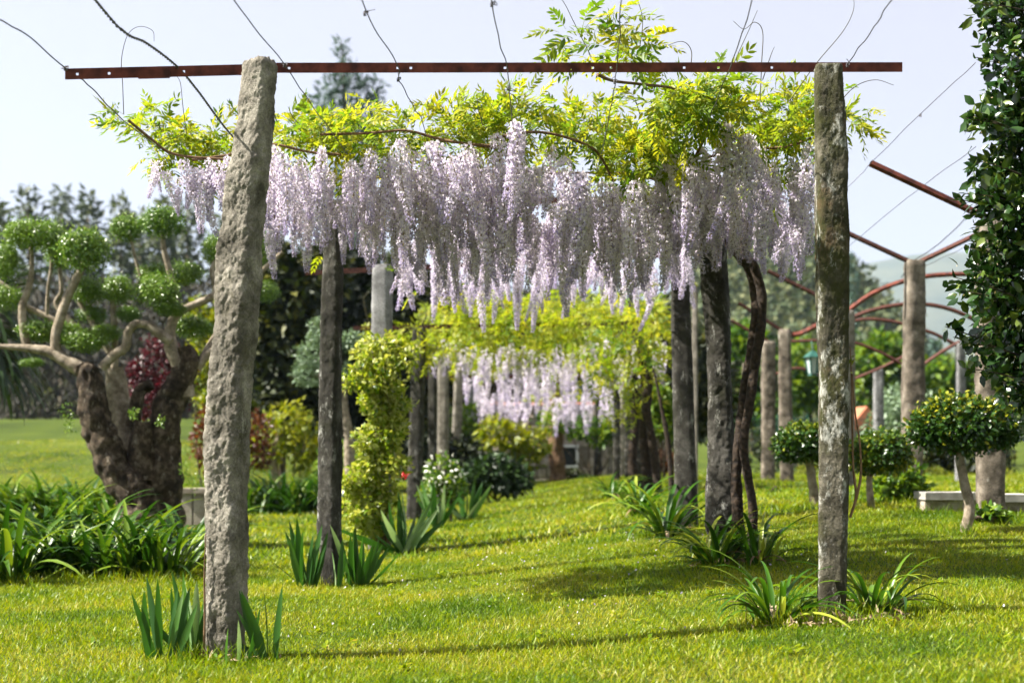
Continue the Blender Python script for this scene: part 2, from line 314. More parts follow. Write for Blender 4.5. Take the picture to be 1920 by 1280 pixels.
# ------------------------------------------------------------------ grass
mb = MB()
def grass_pts(n, d0, d1, pw):
    u = rng.random(n); D = (d0 ** pw + u * (d1 ** pw - d0 ** pw)) ** (1 / pw)
    x = (rng.random(n) * 2 - 1) * (.40 * D + 1.0); return x, D
blade = np.array([(-.5, 0, 0), (.5, 0, 0), (-.36, .1, .55), (.36, .1, .55), (0, .32, 1.)], float); blf = np.array([(0, 1, 3), (0, 3, 2), (2, 3, 4)])
tri = np.array([(-.5, 0, 0), (.5, 0, 0), (0, .35, 1.)], float); trf = np.array([(0, 1, 2)])
def grass(n, d0, d1, pw, h0, h1, w0, w1, bV, bF):
    x, y = grass_pts(n, d0, d1, pw); z = ground(x, y) - .004
    nz = np.sin(x * 2.1 + 1.3 * np.sin(y * 1.1)) * np.sin(y * 1.9 + x * .7)
    a = rng.random(n) * 2 * np.pi; ca, sa = np.cos(a), np.sin(a); R = np.zeros((n, 3, 3)); R[:, 0, 0] = ca; R[:, 0, 1] = -sa; R[:, 1, 0] = sa; R[:, 1, 1] = ca
    lean = rng.normal(0, .55, (n, 2)); R[:, 0, 2] = lean[:, 0]; R[:, 1, 2] = lean[:, 1]; R[:, 2, 2] = 1
    h = (h0 + (h1 - h0) * rng.random(n) ** 1.5) * (1 + .25 * nz); tall = rng.random(n) < .012; h = np.where(tall, h * 1.9, h)
    w = w0 + (w1 - w0) * rng.random(n); S = np.stack([w, h, h], -1)
    inst(mb, bV, bF, R, np.stack([x, y, z], -1), S, r=rng.random(n) * .62)
grass(310000, 5.6, 14, 1.4, .012, .046, .0035, .009, blade, blf)
grass(170000, 13.5, 46, 1.1, .025, .075, .012, .034, tri, trf)
for px, D in ((425, 7.45), (425, 7.3), (1560, 7.8), (1600, 7.7), (1480, 7.75), (620, 11.5), (1355, 11.2), (700, 14.9), (1290, 13.7), (1808, 11.9), (1637, 13.9), (1529, 14.9), (60, 11.6), (150, 11.7), (240, 11.6), (320, 11.7), (1690, 15.2), (1880, 12.7), (1900, 12.6), (1740, 13.3)):
    n = 110; x = X(px, D) + rng.normal(0, .16, n); y = D + rng.normal(0, .09, n); a = rng.random(n) * 6.283; R = np.zeros((n, 3, 3)); R[:, 0, 0] = np.cos(a); R[:, 0, 1] = -np.sin(a); R[:, 1, 0] = np.sin(a); R[:, 1, 1] = np.cos(a); R[:, :2, 2] = rng.normal(0, .4, (n, 2)); R[:, 2, 2] = 1; h = rng.uniform(.05, .13, n)
    inst(mb, blade, blf, R, np.stack([x, y, ground(x, y) - .004], -1), np.stack([rng.uniform(.004, .008, n), h, h], -1), r=rng.random(n) * .5)
go = mb.build('grass', M['grass'], smooth=False); tag(go, 'short sunlit yellow-green grass covering the whole lawn', 'grass'); go['kind'] = 'stuff'

# ------------------------------------------------------------------ stone posts
def post(label, D, rows, ratio, yaw, m, amp=.1, seed=0., seg=20, rings=50, p=3.2, group='granite posts of the pergolas'):
    """rows: (py, px left, px right) from top to bottom at depth D"""
    rows = np.asarray(rows, float); zt = CZ + (HY - rows[:, 0]) / F * D; xl = X(rows[:, 1], D); xr = X(rows[:, 2], D)
    base = float(ground((xl[-1] + xr[-1]) / 2, D)) - .06; order = np.argsort(zt)
    z = np.linspace(base, zt[0], rings); L_ = np.interp(z, zt[order], xl[order]); R_ = np.interp(z, zt[order], xr[order])
    ang = np.linspace(0, 2 * np.pi, seg, endpoint=False); V = []
    for k in range(rings):
        c = (L_[k] + R_[k]) / 2; a = (R_[k] - L_[k]) / 2; b = a * ratio; yw = yaw + .25 * noise.noise(Vector((seed, 3.3, z[k] * .6)))
        top = 1 - .16 * max(0, (k - rings + 3) / 2) ** 2
        ext = abs(math.cos(yw)) + abs(math.sin(yw)) * ratio * .75
        for t in ang:
            cx, sx = math.cos(t), math.sin(t); q = (abs(cx) ** p + abs(sx) ** p) ** (-1 / p)
            x, y = cx * q * a / ext, sx * q * b / ext
            w = Vector((x * 9 + seed, y * 9, z[k] * 6)); n = 1.1 * noise.noise(w * .4) + .7 * abs(noise.noise(w * .9)) - .2 + .45 * noise.noise(w * 2.2) + .38 * noise.noise(w * 4.3) + .32 * noise.noise(w * 8.5) + .25 * noise.noise(w * 17)
            if seg > 60: n += 1.2 * (noise.voronoi(w * .6)[0][0] - .45)
            f = top * (1 + amp * n); x *= f; y *= f
            V.append((c + x * math.cos(yw) - y * math.sin(yw), D + x * math.sin(yw) + y * math.cos(yw), z[k] + (.02 * n if k == rings - 1 else 0)))
    Fs = [(i * seg + j, i * seg + (j + 1) % seg, (i + 1) * seg + (j + 1) % seg, (i + 1) * seg + j) for i in range(rings - 1) for j in range(seg)]
    mbp = MB().add(V, Fs); n0 = (rings - 1) * seg
    mbp.add([V[n0 + j] for j in range(seg)] + [np.mean(V[n0:], 0) + np.array([0, 0, .01])], [(j, (j + 1) % seg, seg) for j in range(seg)])
    o = mbp.build('stone_post', m, origin=((xl[-1] + xr[-1]) / 2, D, base)); return tag(o, label, 'post', group)
D1, DR = 7.5, 7.9
post('thick rough granite post leaning right, iris tufts at its foot, left end of front beam', D1,
     [(116, 455, 517), (200, 447, 514), (300, 433, 509), (400, 419, 499), (500, 408, 491), (600, 402, 483), (700, 393, 474), (800, 387, 469), (850, 384, 465), (950, 388, 461), (1050, 386, 462), (1150, 384, 463), (1240, 388, 462)],
     1.05, -.38, M['granite'], amp=.13, seed=2., seg=120, rings=430, p=5)
post('straight lichen-mottled granite post under the right end of the front beam', DR,
     [(122, 1525, 1582), (200, 1526, 1585), (300, 1527, 1588), (500, 1531, 1590), (700, 1534, 1592), (900, 1533, 1594), (1000, 1532, 1592), (1100, 1530, 1590), (1190, 1530, 1588)],
     1.0, -.16, M['granite_moss'], amp=.085, seed=9., seg=110, rings=400, p=5)
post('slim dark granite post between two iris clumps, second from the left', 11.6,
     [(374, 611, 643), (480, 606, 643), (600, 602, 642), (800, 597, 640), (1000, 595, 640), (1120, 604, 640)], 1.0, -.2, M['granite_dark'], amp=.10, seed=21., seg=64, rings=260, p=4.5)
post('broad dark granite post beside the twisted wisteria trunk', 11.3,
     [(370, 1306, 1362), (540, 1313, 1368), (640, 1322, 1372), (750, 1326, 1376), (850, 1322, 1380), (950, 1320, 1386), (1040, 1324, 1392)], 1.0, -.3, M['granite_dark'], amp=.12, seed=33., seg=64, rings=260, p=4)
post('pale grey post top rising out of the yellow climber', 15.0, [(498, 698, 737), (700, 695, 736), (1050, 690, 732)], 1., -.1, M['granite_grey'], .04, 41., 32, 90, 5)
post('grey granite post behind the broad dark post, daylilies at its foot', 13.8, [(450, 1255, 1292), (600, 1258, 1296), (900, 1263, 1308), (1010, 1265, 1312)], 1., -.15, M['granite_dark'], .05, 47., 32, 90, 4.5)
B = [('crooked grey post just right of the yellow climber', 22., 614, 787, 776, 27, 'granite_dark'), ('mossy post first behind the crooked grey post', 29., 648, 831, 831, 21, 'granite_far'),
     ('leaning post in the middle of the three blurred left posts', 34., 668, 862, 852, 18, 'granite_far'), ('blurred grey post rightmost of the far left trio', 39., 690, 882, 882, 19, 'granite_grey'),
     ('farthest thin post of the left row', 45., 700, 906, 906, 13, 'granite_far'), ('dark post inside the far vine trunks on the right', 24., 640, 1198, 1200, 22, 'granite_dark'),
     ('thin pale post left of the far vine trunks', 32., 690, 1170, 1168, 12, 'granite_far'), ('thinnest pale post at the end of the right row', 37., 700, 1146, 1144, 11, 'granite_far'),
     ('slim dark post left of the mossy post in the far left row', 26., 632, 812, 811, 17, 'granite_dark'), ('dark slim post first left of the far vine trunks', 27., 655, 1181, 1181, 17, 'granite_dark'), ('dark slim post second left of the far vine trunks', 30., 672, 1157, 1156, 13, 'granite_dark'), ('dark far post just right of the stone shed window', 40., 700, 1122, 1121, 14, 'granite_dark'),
     ('slim pale post seen between grey post and broad dark post', 20., 540, 1303, 1303, 12, 'granite_far'),
     ('brown granite post hidden behind the rightmost round topiary', 13., 414, 1858, 1858, 50, 'granite_warm'), ('tall brown granite post with iron rafters meeting on its top', 18., 488, 1715, 1708, 37, 'granite_warm'),
     ('post mostly hidden behind the lichen-mottled front post', 22., 582, 1590, 1590, 24, 'granite_far'), ('pale granite post under a rusty arch, right of its shorter neighbour', 25., 618, 1471, 1476, 27, 'granite_warm'),
     ('square granite post left of its taller neighbour near the topiary', 27., 640, 1441, 1440, 25, 'granite_warm'), ('short grey post between the front right post and the brown one', 30., 692, 1647, 1647, 18, 'granite_grey'),
     ('thin grey post above the rightmost round topiary', 25., 645, 1801, 1800, 17, 'granite_grey'), ('thin post behind the twisted wisteria trunk', 30., 680, 1398, 1396, 14, 'granite_warm')]
for k, (lb, D, yt, xt, xb, w, mm) in enumerate(B):
    yb = HY + CZ * F / D; post(lb, D, [(yt, xt - w / 2, xt + w / 2), ((yt + yb) / 2, (xt + xb) / 2 - w * .52, (xt + xb) / 2 + w * .52), (yb, xb - w * .54, xb + w * .54)], 1., -.2 + .1 * (k % 4), M[mm], .09, 60. + k * 3, 30, 90, 5)

# ------------------------------------------------------------------ iron beams
def beam(label, a, b, holes, splice=None, h=.047, m='rust', flange=.045):
    """angle iron from a to b: pierced front flange, top flange going back"""
    o = thing('iron_beam', label, 'beam', a, 'rusty iron beams'); a = np.asarray(a, float); b = np.asarray(b, float); t = b - a; ln = np.linalg.norm(t); t /= ln
    f = MB(); hs = sorted(holes); cuts = [0.] + [c for x in hs for c in (x - .007, x + .007)] + [ln]; th = .006
    def piece(s0, s1, z0, z1, y0, y1):
        V = []
        for s in (s0, s1):
            p = a + t * s
            for y, z in ((y0, z0), (y1, z0), (y1, z1), (y0, z1)): V.append(p + np.array([0, y, z]))
        f.add(V, [(3, 2, 1, 0), (4, 5, 6, 7), (0, 1, 5, 4), (1, 2, 6, 5), (2, 3, 7, 6), (3, 0, 4, 7)])
    for i in range(0, len(cuts), 2): piece(cuts[i], cuts[i + 1], -h, -.0005, 0, th)
    for x in hs: piece(x - .007, x + .007, -h, -h * .62, 0, th); piece(x - .007, x + .007, -h * .34, -.0005, 0, th)
    f.build('front_flange', M[m], o, smooth=False)
    f = MB(); piece(0, ln, 0, th, 0, flange); f.build('top_flange', M[m], o, smooth=False)
    if splice:
        f = MB(); piece(splice[0], splice[1], -h - .008, -.012, -.007, -.001); f.build('splice_plate', M[m], o, smooth=False)
    return o
Db = 7.66
bl, bm_, br = P(122, 131, 7.45), P(470, 120, Db), P(1692, 119, DR + .17)
beam('short outer piece of rusty angle iron left of the leaning post', bl, bm_ + np.array([.02, .012, -.004]), [.06, .22, .60], (.37, .53), h=.05)
beam('long rusty angle iron spanning the two front posts', bm_, br, [X(p, Db) - bm_[0] for p in (541, 745, 770, 950, 1120, 1156, 1300, 1368, 1475)])
beam('rusty beam resting on the pale grey post above the climber', P(572, 508, 15.1), P(1330, 470, 15.1), [], m='rust_dark')
beam('rusty beam of the second row buried in wisteria', P(560, 378, 11.75), P(1420, 366, 11.5), [], m='rust_dark')
beam('thin dark beam across the far yellow wisteria', P(662, 612, 22.15), P(1290, 600, 22.15), [], m='rust_dark', h=.06)
beam('far blurred beam above the palm trunk', P(800, 705, 34.15), P(1200, 700, 34.15), [], m='rust_dark', h=.06)

# right-hand pergola: rafters and arches
def irons(name, label, pts, w, m='rust_dark'):
    mbx = MB(); tube(mbx, pts, [w] * len(pts), 4, 8)
    o = mbx.build(name, M[m], smooth=False, origin=pts[0]); return tag(o, label, 'iron bar', 'rusty iron bars of the right pergola')
irons('iron_rafter', 'free-ended rusty rafter against the sky at upper right', [P(1632, 306, 12.9), P(1858, 412, 13)], .032, 'rust')
irons('iron_rafter', 'rusty rafter rising behind the glossy dark tree', [P(1860, 412, 13.1), P(2090, 300, 13)], .032)
irons('iron_rafter', 'rafter sloping down left to right onto the tall brown post', [P(1535, 412, 17.9), P(1704, 490, 18)], .032)
irons('iron_rafter', 'rafter rising rightward from the top of the tall brown post', [P(1726, 490, 18), P(1890, 412, 17.9)], .032)
irons('iron_rafter', 'rafter left of the front right post, above the pale granite post', [P(1440, 508, 21.9), P(1590, 582, 22)], .032)
irons('iron_rafter', 'rafter running down onto the pale granite post', [P(1385, 568, 24.9), P(1470, 622, 25)], .03)
irons('iron_rafter', 'lowest far rafter left of the square granite post', [P(1370, 600, 27), P(1440, 640, 27)], .03)
irons('iron_arch', 'uppermost rusty arch right of the front right post', [P(1592, 580, 22), P(1640, 548, 22), P(1705, 524, 22), P(1770, 515, 22), P(1850, 516, 22), P(1930, 535, 22)], .038, 'rust')
irons('iron_arch', 'second arch, just below the uppermost one', [P(1594, 596, 24), P(1640, 580, 24), P(1700, 570, 24), P(1760, 574, 24), P(1815, 593, 24), P(1870, 625, 24)], .036)
irons('iron_arch', 'third arch falling to the right of the tall brown post', [P(1585, 605, 27), P(1630, 598, 27), P(1690, 606, 27), P(1750, 625, 27), P(1800, 650, 27)], .034)
irons('iron_arch', 'short red arch between the pale granite post and front right post', [P(1478, 628, 25), P(1500, 625, 25), P(1535, 608, 25), P(1590, 580, 25.5)], .045, 'rust')
irons('iron_arch', 'flat arch at the height of the green lantern', [P(1478, 640, 26), P(1540, 638, 26), P(1600, 642, 26), P(1650, 660, 26), P(1690, 682, 26)], .03)
irons('iron_arch', 'bar crossing from the short grey post to the tall brown post', [P(1590, 715, 27), P(1650, 690, 27), P(1695, 668, 27)], .03)
irons('iron_arch', 'low bar right of the tall brown post', [P(1733, 682, 25), P(1765, 660, 25), P(1800, 640, 25)], .03)
irons('iron_arch', 'far low bar beneath the lantern', [P(1455, 700, 30), P(1500, 690, 30), P(1560, 715, 30), P(1600, 740, 30)], .028)

# ------------------------------------------------------------------ wires
def wire(label, pts, r=.0032, knots=(), twist=False, m='wire'):
    o = thing('wire', label, 'wire', pts[0], 'pergola wires'); mbx = MB()
    if twist:
        s = spline(pts, 60); t = norm(np.gradient(s, axis=0)); u = norm(np.cross(t, [0, 0, 1.])); v = np.cross(t, u); L_ = np.concatenate([[0], np.cumsum(np.linalg.norm(np.diff(s, axis=0), axis=1))])
        for ph in (0, np.pi): tube(mbx, s + r * (u * np.cos(L_ * 90 + ph)[:, None] + v * np.sin(L_ * 90 + ph)[:, None]), r, 4, 1)
    else:
        q = spline(pts, 5); q = q + rng.normal(0, .0025, q.shape) * np.array([1, .3, 1]); tube(mbx, q, r, 5, 2)
    mbx.build('strand', M[m], o)
    for k in knots:
        kb = MB(); k = np.asarray(k)
        for j in range(3):
            a = np.linspace(0, 5, 9); tube(kb, k + np.stack([.010 * np.cos(a + j), .008 * np.sin(a * 1.3 + j), .012 * np.sin(a + j * 2)], -1), .0022, 4, 2)
        tube(kb, [k, k + rng.normal(0, .02, 3), k + rng.normal(0, .03, 3)], .002, 4, 3); kb.build('twist_knot', M[m], o)
    return o
Dt = 6.42
wire('outermost left wire tied to the beam end, sagging', [P(-330, -330, 4.6), P(-60, -5, 6.0), P(40, 58, 6.6), P(122, 128, 7.4), P(165, 158, 7.9), P(230, 225, 8.8), P(330, 300, 10.)], .0036, [P(124, 128, 7.38)])
wire('thick twisted two-strand wire above the leaning post', [P(-150, -420, 4.4), P(178, 0, Dt), P(235, 62, 6.8), P(275, 82, 7.1), P(330, 124, 7.55), P(370, 170, 8.), P(435, 255, 9.0), P(520, 340, 10.6)], .0042, twist=True)
wire('wire passing the beam just right of the leaning post', [P(230, -380, 4.4), P(440, 0, Dt), P(535, 122, 7.6), P(580, 190, 8.3), P(628, 256, 9.4), P(700, 360, 11.6)], .003, [P(535, 122, 7.58)])
wire('wire with a loose knot below the beam, left of centre', [P(560, -380, 4.4), P(678, 0, Dt), P(745, 122, 7.6), P(748, 150, 7.8), P(775, 200, 8.5), P(797, 245, 9.4), P(820, 350, 11.6)], .003, [P(686, 25, 6.55), P(748, 149, 7.78)])
wire('nearly vertical wire at the centre of the beam', [P(890, -380, 4.4), P(922, 0, Dt), P(950, 130, 7.65), P(958, 200, 8.6), P(962, 260, 9.6), P(968, 360, 11.6)], .003, [P(924, 8, 6.45), P(954, 165, 7.95)])
wire('wire through the tall leafy shoot right of centre', [P(1190, -380, 4.4), P(1166, 0, Dt), P(1156, 130, 7.65), P(1145, 200, 8.4), P(1130, 280, 9.6), P(1110, 360, 11.6)], .003, [P(1154, 153, 7.8)])
wire('wire crossing the beam above the right leafy mound', [P(1530, -380, 4.4), P(1412, 0, Dt), P(1368, 128, 7.75), P(1335, 210, 8.6), P(1308, 290, 9.6), P(1260, 380, 11.6)], .003)
wire('wire tied beside the top of the lichen-mottled post', [P(1930, -380, 4.4), P(1672, 0, 6.5), P(1640, 50, 6.9), P(1590, 118, 7.95), P(1540, 190, 9.), P(1480, 300, 10.5)], .003, [P(1590, 122, 7.98)])
wire('thin slack wire from front right post up to the glossy tree', [P(1500, 430, 13.), P(1590, 350, 12.6), P(1640, 300, 12.4), P(1735, 205, 11.5), P(1830, 118, 10.5)], .003, [P(1726, 216, 11.6)])
wire('thin wire crossing under the free-ended rafter', [P(1500, 540, 17.), P(1600, 455, 15.), P(1700, 372, 13.6), P(1830, 275, 11.8)], .003)
wire('wire curling up from the top of the tall brown post', [P(1690, 520, 18), P(1712, 490, 18), P(1755, 462, 17), P(1800, 420, 16), P(1850, 360, 14)], .006)
wire('faint low wire right of the tall brown post', [P(1640, 560, 20), P(1733, 500, 19), P(1800, 468, 17), P(1860, 430, 15)], .004)

# ------------------------------------------------------------------ wisteria
def raceme(L, n, r0, seed, big=1., lite=False):
    g = np.random.default_rng(seed); mbx = MB(); bend = g.normal(0, .05, 2); ph = g.random() * 6
    def axis(t): t = np.asarray(t); return np.stack([bend[0] * np.sin(t * 2.6 + ph) - bend[0] * math.sin(ph), bend[1] * np.sin(t * 2.2 + ph) - bend[1] * math.sin(ph), -L * t], -1)
    tube(mbx, axis(np.linspace(0, 1, 5)), [.003, .003, .0025, .002, .001], 4, 3, mi=1, r=.3)
    t = np.sort(.05 + .95 * g.random(n) ** .9); a = np.arange(n) * 2.39996 + g.normal(0, .35, n)
    prof = r0 * np.clip(t / .12, .35, 1) * (1 - .66 * np.clip((t - .2) / .8, 0, 1) ** 1.5); rr = prof * (.55 + .55 * g.random(n) ** .6)
    out = np.stack([np.cos(a), np.sin(a), np.zeros(n)], -1); base = axis(t - .035); pos = axis(t) + out * rr[:, None]; pos[:, 2] += g.normal(0, .006, n)
    face = norm(out + np.stack([np.zeros(n), np.zeros(n), -.15 + g.normal(0, .45, n)], -1) + g.normal(0, .3, (n, 3)))
    s = .0145 * big * (1 - .5 * np.clip((t - .55) / .45, 0, 1)) * (.8 + .4 * g.random(n))
    R = basis(np.cross(face, norm(np.cross([0, 0, 1.], face))) , face)      # y ~ up in the petal plane, z ~ facing
    ban = np.array([(0, -.7, .1), (-1, .2, -.35), (-.55, 1.05, -.25), (0, .85, .1), (.55, 1.05, -.25), (1, .2, -.35)], float); bf = np.array([(0, 3, 2), (0, 2, 1), (0, 4, 3), (0, 5, 4)])
    kee = np.array([(0, .2, .1), (-.42, -.5, .55), (0, -.95, .95), (.42, -.5, .55)], float); kf = np.array([(0, 1, 2), (0, 2, 3)])
    bud = np.clip((t - .68) / .3, 0, 1)
    inst(mbx, ban, bf, R, pos, s, r=np.clip(.42 * g.random(n) + .45 * bud, 0, .95))
    inst(mbx, kee, kf, R, pos, s, r=np.clip(.45 + .4 * g.random(n), 0, .95))
    if not lite:
        side = norm(np.cross(pos - base, [0, 0, 1.]) + 1e-6) * .0011; V = np.stack([base - side, base + side, pos], 1).reshape(-1, 3)
        mbx.add(V, np.arange(3 * n).reshape(-1, 3), np.repeat(g.random(n), 3), 1)
    return mbx
RACB = [raceme(.46 + .05 * k, 190 + 29 * k, .054 + .005 * (k % 4), 100 + k) for k in range(9)]
RAC = [b.mesh('raceme', [M['petal'], M['stem']], smooth=False) for b in RACB]
RACL = [raceme(.55 + .1 * k, 90, .075, 200 + k, big=1.9, lite=True).mesh('raceme', [M['petal'], M['stem']], smooth=False) for k in range(4)]
def compound(seed, nl=6, L=.2, ll=.062, simple=False):
    g = np.random.default_rng(seed); mbx = MB(); t = np.linspace(.22, .94, nl); up = .05 + .05 * g.random(); sd = g.normal(0, .03)
    def ax(t): t = np.asarray(t); return np.stack([sd * t * t, L * t, up * t - .16 * t * t * (1 + g.random() * 0)], -1)
    tube(mbx, ax(np.linspace(0, 1, 4)), [.0016, .0014, .001, .0007], 3, 2, mi=0, r=.6, cap=False)
    bV, bF = LEAF1 if simple else LEAF
    for s in (-1, 1):
        p = ax(t); d = norm(np.stack([s * (.9 + .1 * g.random(nl)), .55 + .25 * g.random(nl) + .5 * t, -.25 + .3 * g.normal(size=nl)], -1))
        n = norm(np.stack([.2 * g.normal(size=nl), .3 * g.normal(size=nl), np.ones(nl)], -1)); sc = ll * (.8 + .3 * g.random(nl)) * (.75 + .5 * np.sin(t * 2.6))
        inst(mbx, bV * np.array([.85, 1, 1]), bF, basis(d, n), p, sc, r=.25 * g.random(nl))
    inst(mbx, bV * np.array([.85, 1, 1]), bF, basis(np.array([[0, 1, -.3]]), np.array([[0, .2, 1.]])), ax([1.]), [ll], r=np.array([.1]))
    return mbx
COMP = [compound(300 + k, 5 + k % 3, .17 + .02 * (k % 3)) for k in range(6)]
COMPM = [c.mesh('leaf', [M['wleaf']]) for c in COMP]
COMPS = [compound(320 + k, 4 + k % 2, .18, .07, True) for k in range(4)]
def merged(mb, src, R, T, S, r):
    V = np.concatenate(src.V); rr = np.concatenate(src.R)
    tris, mi = [], []
    for Fs, Ms in zip(src.F, src.M):
        if Fs.shape[1] == 3: tris.append(Fs); mi.append(Ms)
        else: tris += [Fs[:, [0, 1, 2]], Fs[:, [0, 2, 3]]]; mi += [Ms, Ms]
    inst(mb, V, np.concatenate(tris), R, T, S, r=r, bR=rr, mi=np.concatenate(mi))
def place_leaves(parent, T, R, S, nobj, srcs, meshes, m, name='leaf', rest='foliage'):
    """the nobj nearest to the camera become leaf objects, the rest one stuff part"""
    o = np.argsort(T[:, 1] + rng.normal(0, .15, len(T))); k = rng.integers(0, len(srcs), len(T))
    for i in o[:nobj]: child_obj(name, meshes[k[i]], parent, R[i], T[i], S[i])
    rest_i = o[nobj:]; mbx = MB()
    for q in range(len(srcs)):
        w = rest_i[k[rest_i] == q]
        if len(w): merged(mbx, srcs[q], R[w], T[w], S[w], rng.random(len(w)))
    if mbx.n: mbx.build(rest, m, parent, kind='stuff')
vine = thing('wisteria_vine', 'flowering wisteria with long lilac racemes draped over the front pergola bay', 'wisteria', (X(1392, 11.0), 11.0, float(ground(X(1392, 11.0), 11.0))), 'wisteria vines')
def ptube(name, parent, pts, rad, D=None, m='cane', sides=6, per=6, amp=.15, freq=12.):
    q = [P(*p) if len(p) == 3 else P(p[0], p[1], D) for p in pts]; mbx = MB(); tube(mbx, q, rad, sides, per, amp, freq); return mbx.build(name, M[m], parent)
# twisted trunk: two stems winding round each other
ptube('trunk', vine, [(1388, 1030), (1383, 960), (1380, 890), (1388, 800), (1400, 720), (1412, 640), (1418, 570), (1408, 510), (1385, 475), (1360, 440), (1340, 380), (1310, 320)], np.array([13, 11, 10, 9, 11, 10, 10, 10, 11, 10, 9, 7]) / F * 11, 11.0, 'wood', 14, 10, .2, 22)
ptube('trunk', vine, [(1406, 1035), (1412, 960), (1402, 890), (1395, 830), (1408, 740), (1416, 680), (1427, 610), (1428, 555), (1415, 500), (1395, 475), (1400, 420), (1420, 350)], np.array([9, 8, 8, 8, 9, 9, 9, 9, 9, 8, 7, 5]) / F * 11, 10.93, 'wood', 12, 10, .22, 18)
CAN = [[(360, 300, 9.6), (430, 290, 9.7), (500, 270, 9.8), (580, 285, 9.8), (640, 290, 9.8)], [(600, 252, 9.5), (690, 250, 9.5), (760, 245, 9.5), (830, 262, 9.6), (930, 278, 9.7)], [(820, 262, 9.6), (880, 270, 9.6), (940, 275, 9.6)],
       [(930, 258, 9.5), (985, 248, 9.5), (1040, 252, 9.5), (1100, 272, 9.6), (1125, 292, 9.7), (1150, 340, 10)], [(1325, 295, 9.6), (1350, 290, 9.6), (1400, 280, 9.6), (1470, 276, 9.6), (1520, 260, 9.6)],
       [(1300, 300, 9.5), (1320, 260, 9.3), (1335, 200, 9.1), (1360, 165, 8.9)], [(1320, 200, 9.1), (1270, 168, 8.7), (1200, 158, 8.1), (1150, 152, 7.9), (1120, 140, 7.8)],
       [(430, 300, 9.6), (330, 290, 9.5), (285, 262, 9.4), (240, 225, 9.3)], [(1340, 380, 10.8), (1200, 330, 10.6), (1050, 325, 10.6), (850, 330, 10.6), (650, 335, 10.7), (500, 345, 10.8)], [(1310, 320, 11), (1150, 400, 13), (980, 440, 14.5), (860, 450, 15)]]
for c in CAN: ptube('cane', vine, c, [.009] * len(c), None, 'cane', 6, 6)
SHO = [[(232, 215), (230, 160), (228, 110), (240, 65), (262, 50), (286, 58), (289, 78)], [(350, 252), (343, 200), (338, 155), (328, 140)], [(1110, 110), (1095, 80), (1075, 40), (1055, 2), (1035, -10)], [(1190, 165), (1198, 100), (1205, 40), (1195, 0), (1185, -15)],
       [(1425, 190), (1428, 120), (1430, 60), (1415, 42), (1395, 55), (1375, 40)], [(1360, 165), (1380, 110), (1405, 55), (1420, 20)], [(1480, 190), (1530, 120), (1580, 60), (1600, 20), (1600, -10)], [(1560, 210), (1600, 165), (1640, 150), (1676, 160)],
       [(1295, 130), (1296, 95), (1278, 78), (1240, 90)], [(1430, 150), (1445, 105), (1452, 88)], [(520, 230), (510, 205), (500, 195)], [(975, 190), (955, 175), (940, 180)], [(1200, 215), (1190, 190), (1165, 180)], [(560, 232), (548, 218), (540, 200)], [(905, 235), (897, 205), (895, 180)]]
for s in SHO: ptube('shoot', vine, s, np.linspace(.0032, .0015, len(s)), 8.9, 'shoot', 4, 6, 0)
# foliage clumps (px, py, depth, spread px, count)
CL = [(215, 222, 9.3, 16, 8), (255, 225, 9.4, 22, 16), (290, 235, 9.4, 26, 22), (330, 262, 9.5, 26, 30), (390, 268, 9.6, 30, 40), (290, 290, 9.5, 20, 10), (440, 270, 9.7, 26, 26), (530, 240, 9.6, 30, 36), (570, 245, 9.7, 28, 30), (625, 240, 9.6, 32, 46), (680, 225, 9.5, 26, 36), (690, 205, 9.5, 14, 10), (700, 275, 9.7, 26, 30),
      (775, 245, 9.7, 30, 32), (850, 222, 9.5, 26, 34), (875, 245, 9.6, 30, 34), (945, 210, 9.4, 26, 36), (985, 205, 9.5, 26, 36), (965, 235, 9.6, 36, 34), (1060, 228, 9.5, 28, 38), (1110, 225, 9.6, 30, 38), (1145, 255, 9.6, 30, 40), (1190, 280, 9.6, 30, 44), (1230, 310, 9.8, 26, 30), (1170, 320, 9.8, 26, 30),
      (1080, 80, 7.9, 24, 10), (1120, 82, 7.9, 24, 16), (1165, 78, 7.9, 26, 16), (1195, 105, 8.0, 24, 14), (1240, 180, 8.5, 26, 22), (1285, 175, 8.7, 30, 36), (1310, 205, 9., 30, 40), (1340, 160, 8.8, 26, 26), (1275, 235, 9.2, 34, 44), (1380, 215, 9.2, 28, 30), (1240, 262, 9.4, 30, 36), (1430, 205, 9.3, 28, 30), (1470, 200, 9.3, 28, 38), (1510, 205, 9.2, 26, 36), (1490, 245, 9.4, 36, 40), (1410, 270, 9.5, 30, 26), (1590, 225, 9.3, 22, 14), (1610, 215, 9.2, 12, 5),
      (1430, 330, 9.8, 26, 16), (640, 340, 9.8, 20, 14), (820, 330, 9.8, 20, 12), (1030, 300, 9.8, 22, 18), (1230, 340, 10, 20, 12), (1120, 460, 14, 150, 20), (850, 440, 14, 130, 14)]
T, Rr, S = [], [], []
for px, py, D, sp, n in CL:
    n = int(n * (1.3 if py > 120 else 1.)); s = sp * .85 / F * D; c = P(px + (22 if px < 300 else 0), py + (12 if py > 130 else 0), D + (random.choice([.25, .6, .95]) if 9.2 < D < 9.9 else .15)); off = rng.normal(0, 1, (n, 3)) * np.array([s, .16, s * .62]); T.append(c + off)
    d = norm(off / s * .5 + rng.normal(0, .55, (n, 3)) + np.array([0, -.15, .18])); nn = norm(rng.normal(0, .5, (n, 3)) + np.array([-.2, 0, .8])); Rr.append(basis(d, nn)); S.append(.66 + .4 * rng.random(n))
place_leaves(vine, np.concatenate(T), np.concatenate(Rr), np.concatenate(S), 280, COMP, COMPM, M['wleaf'])
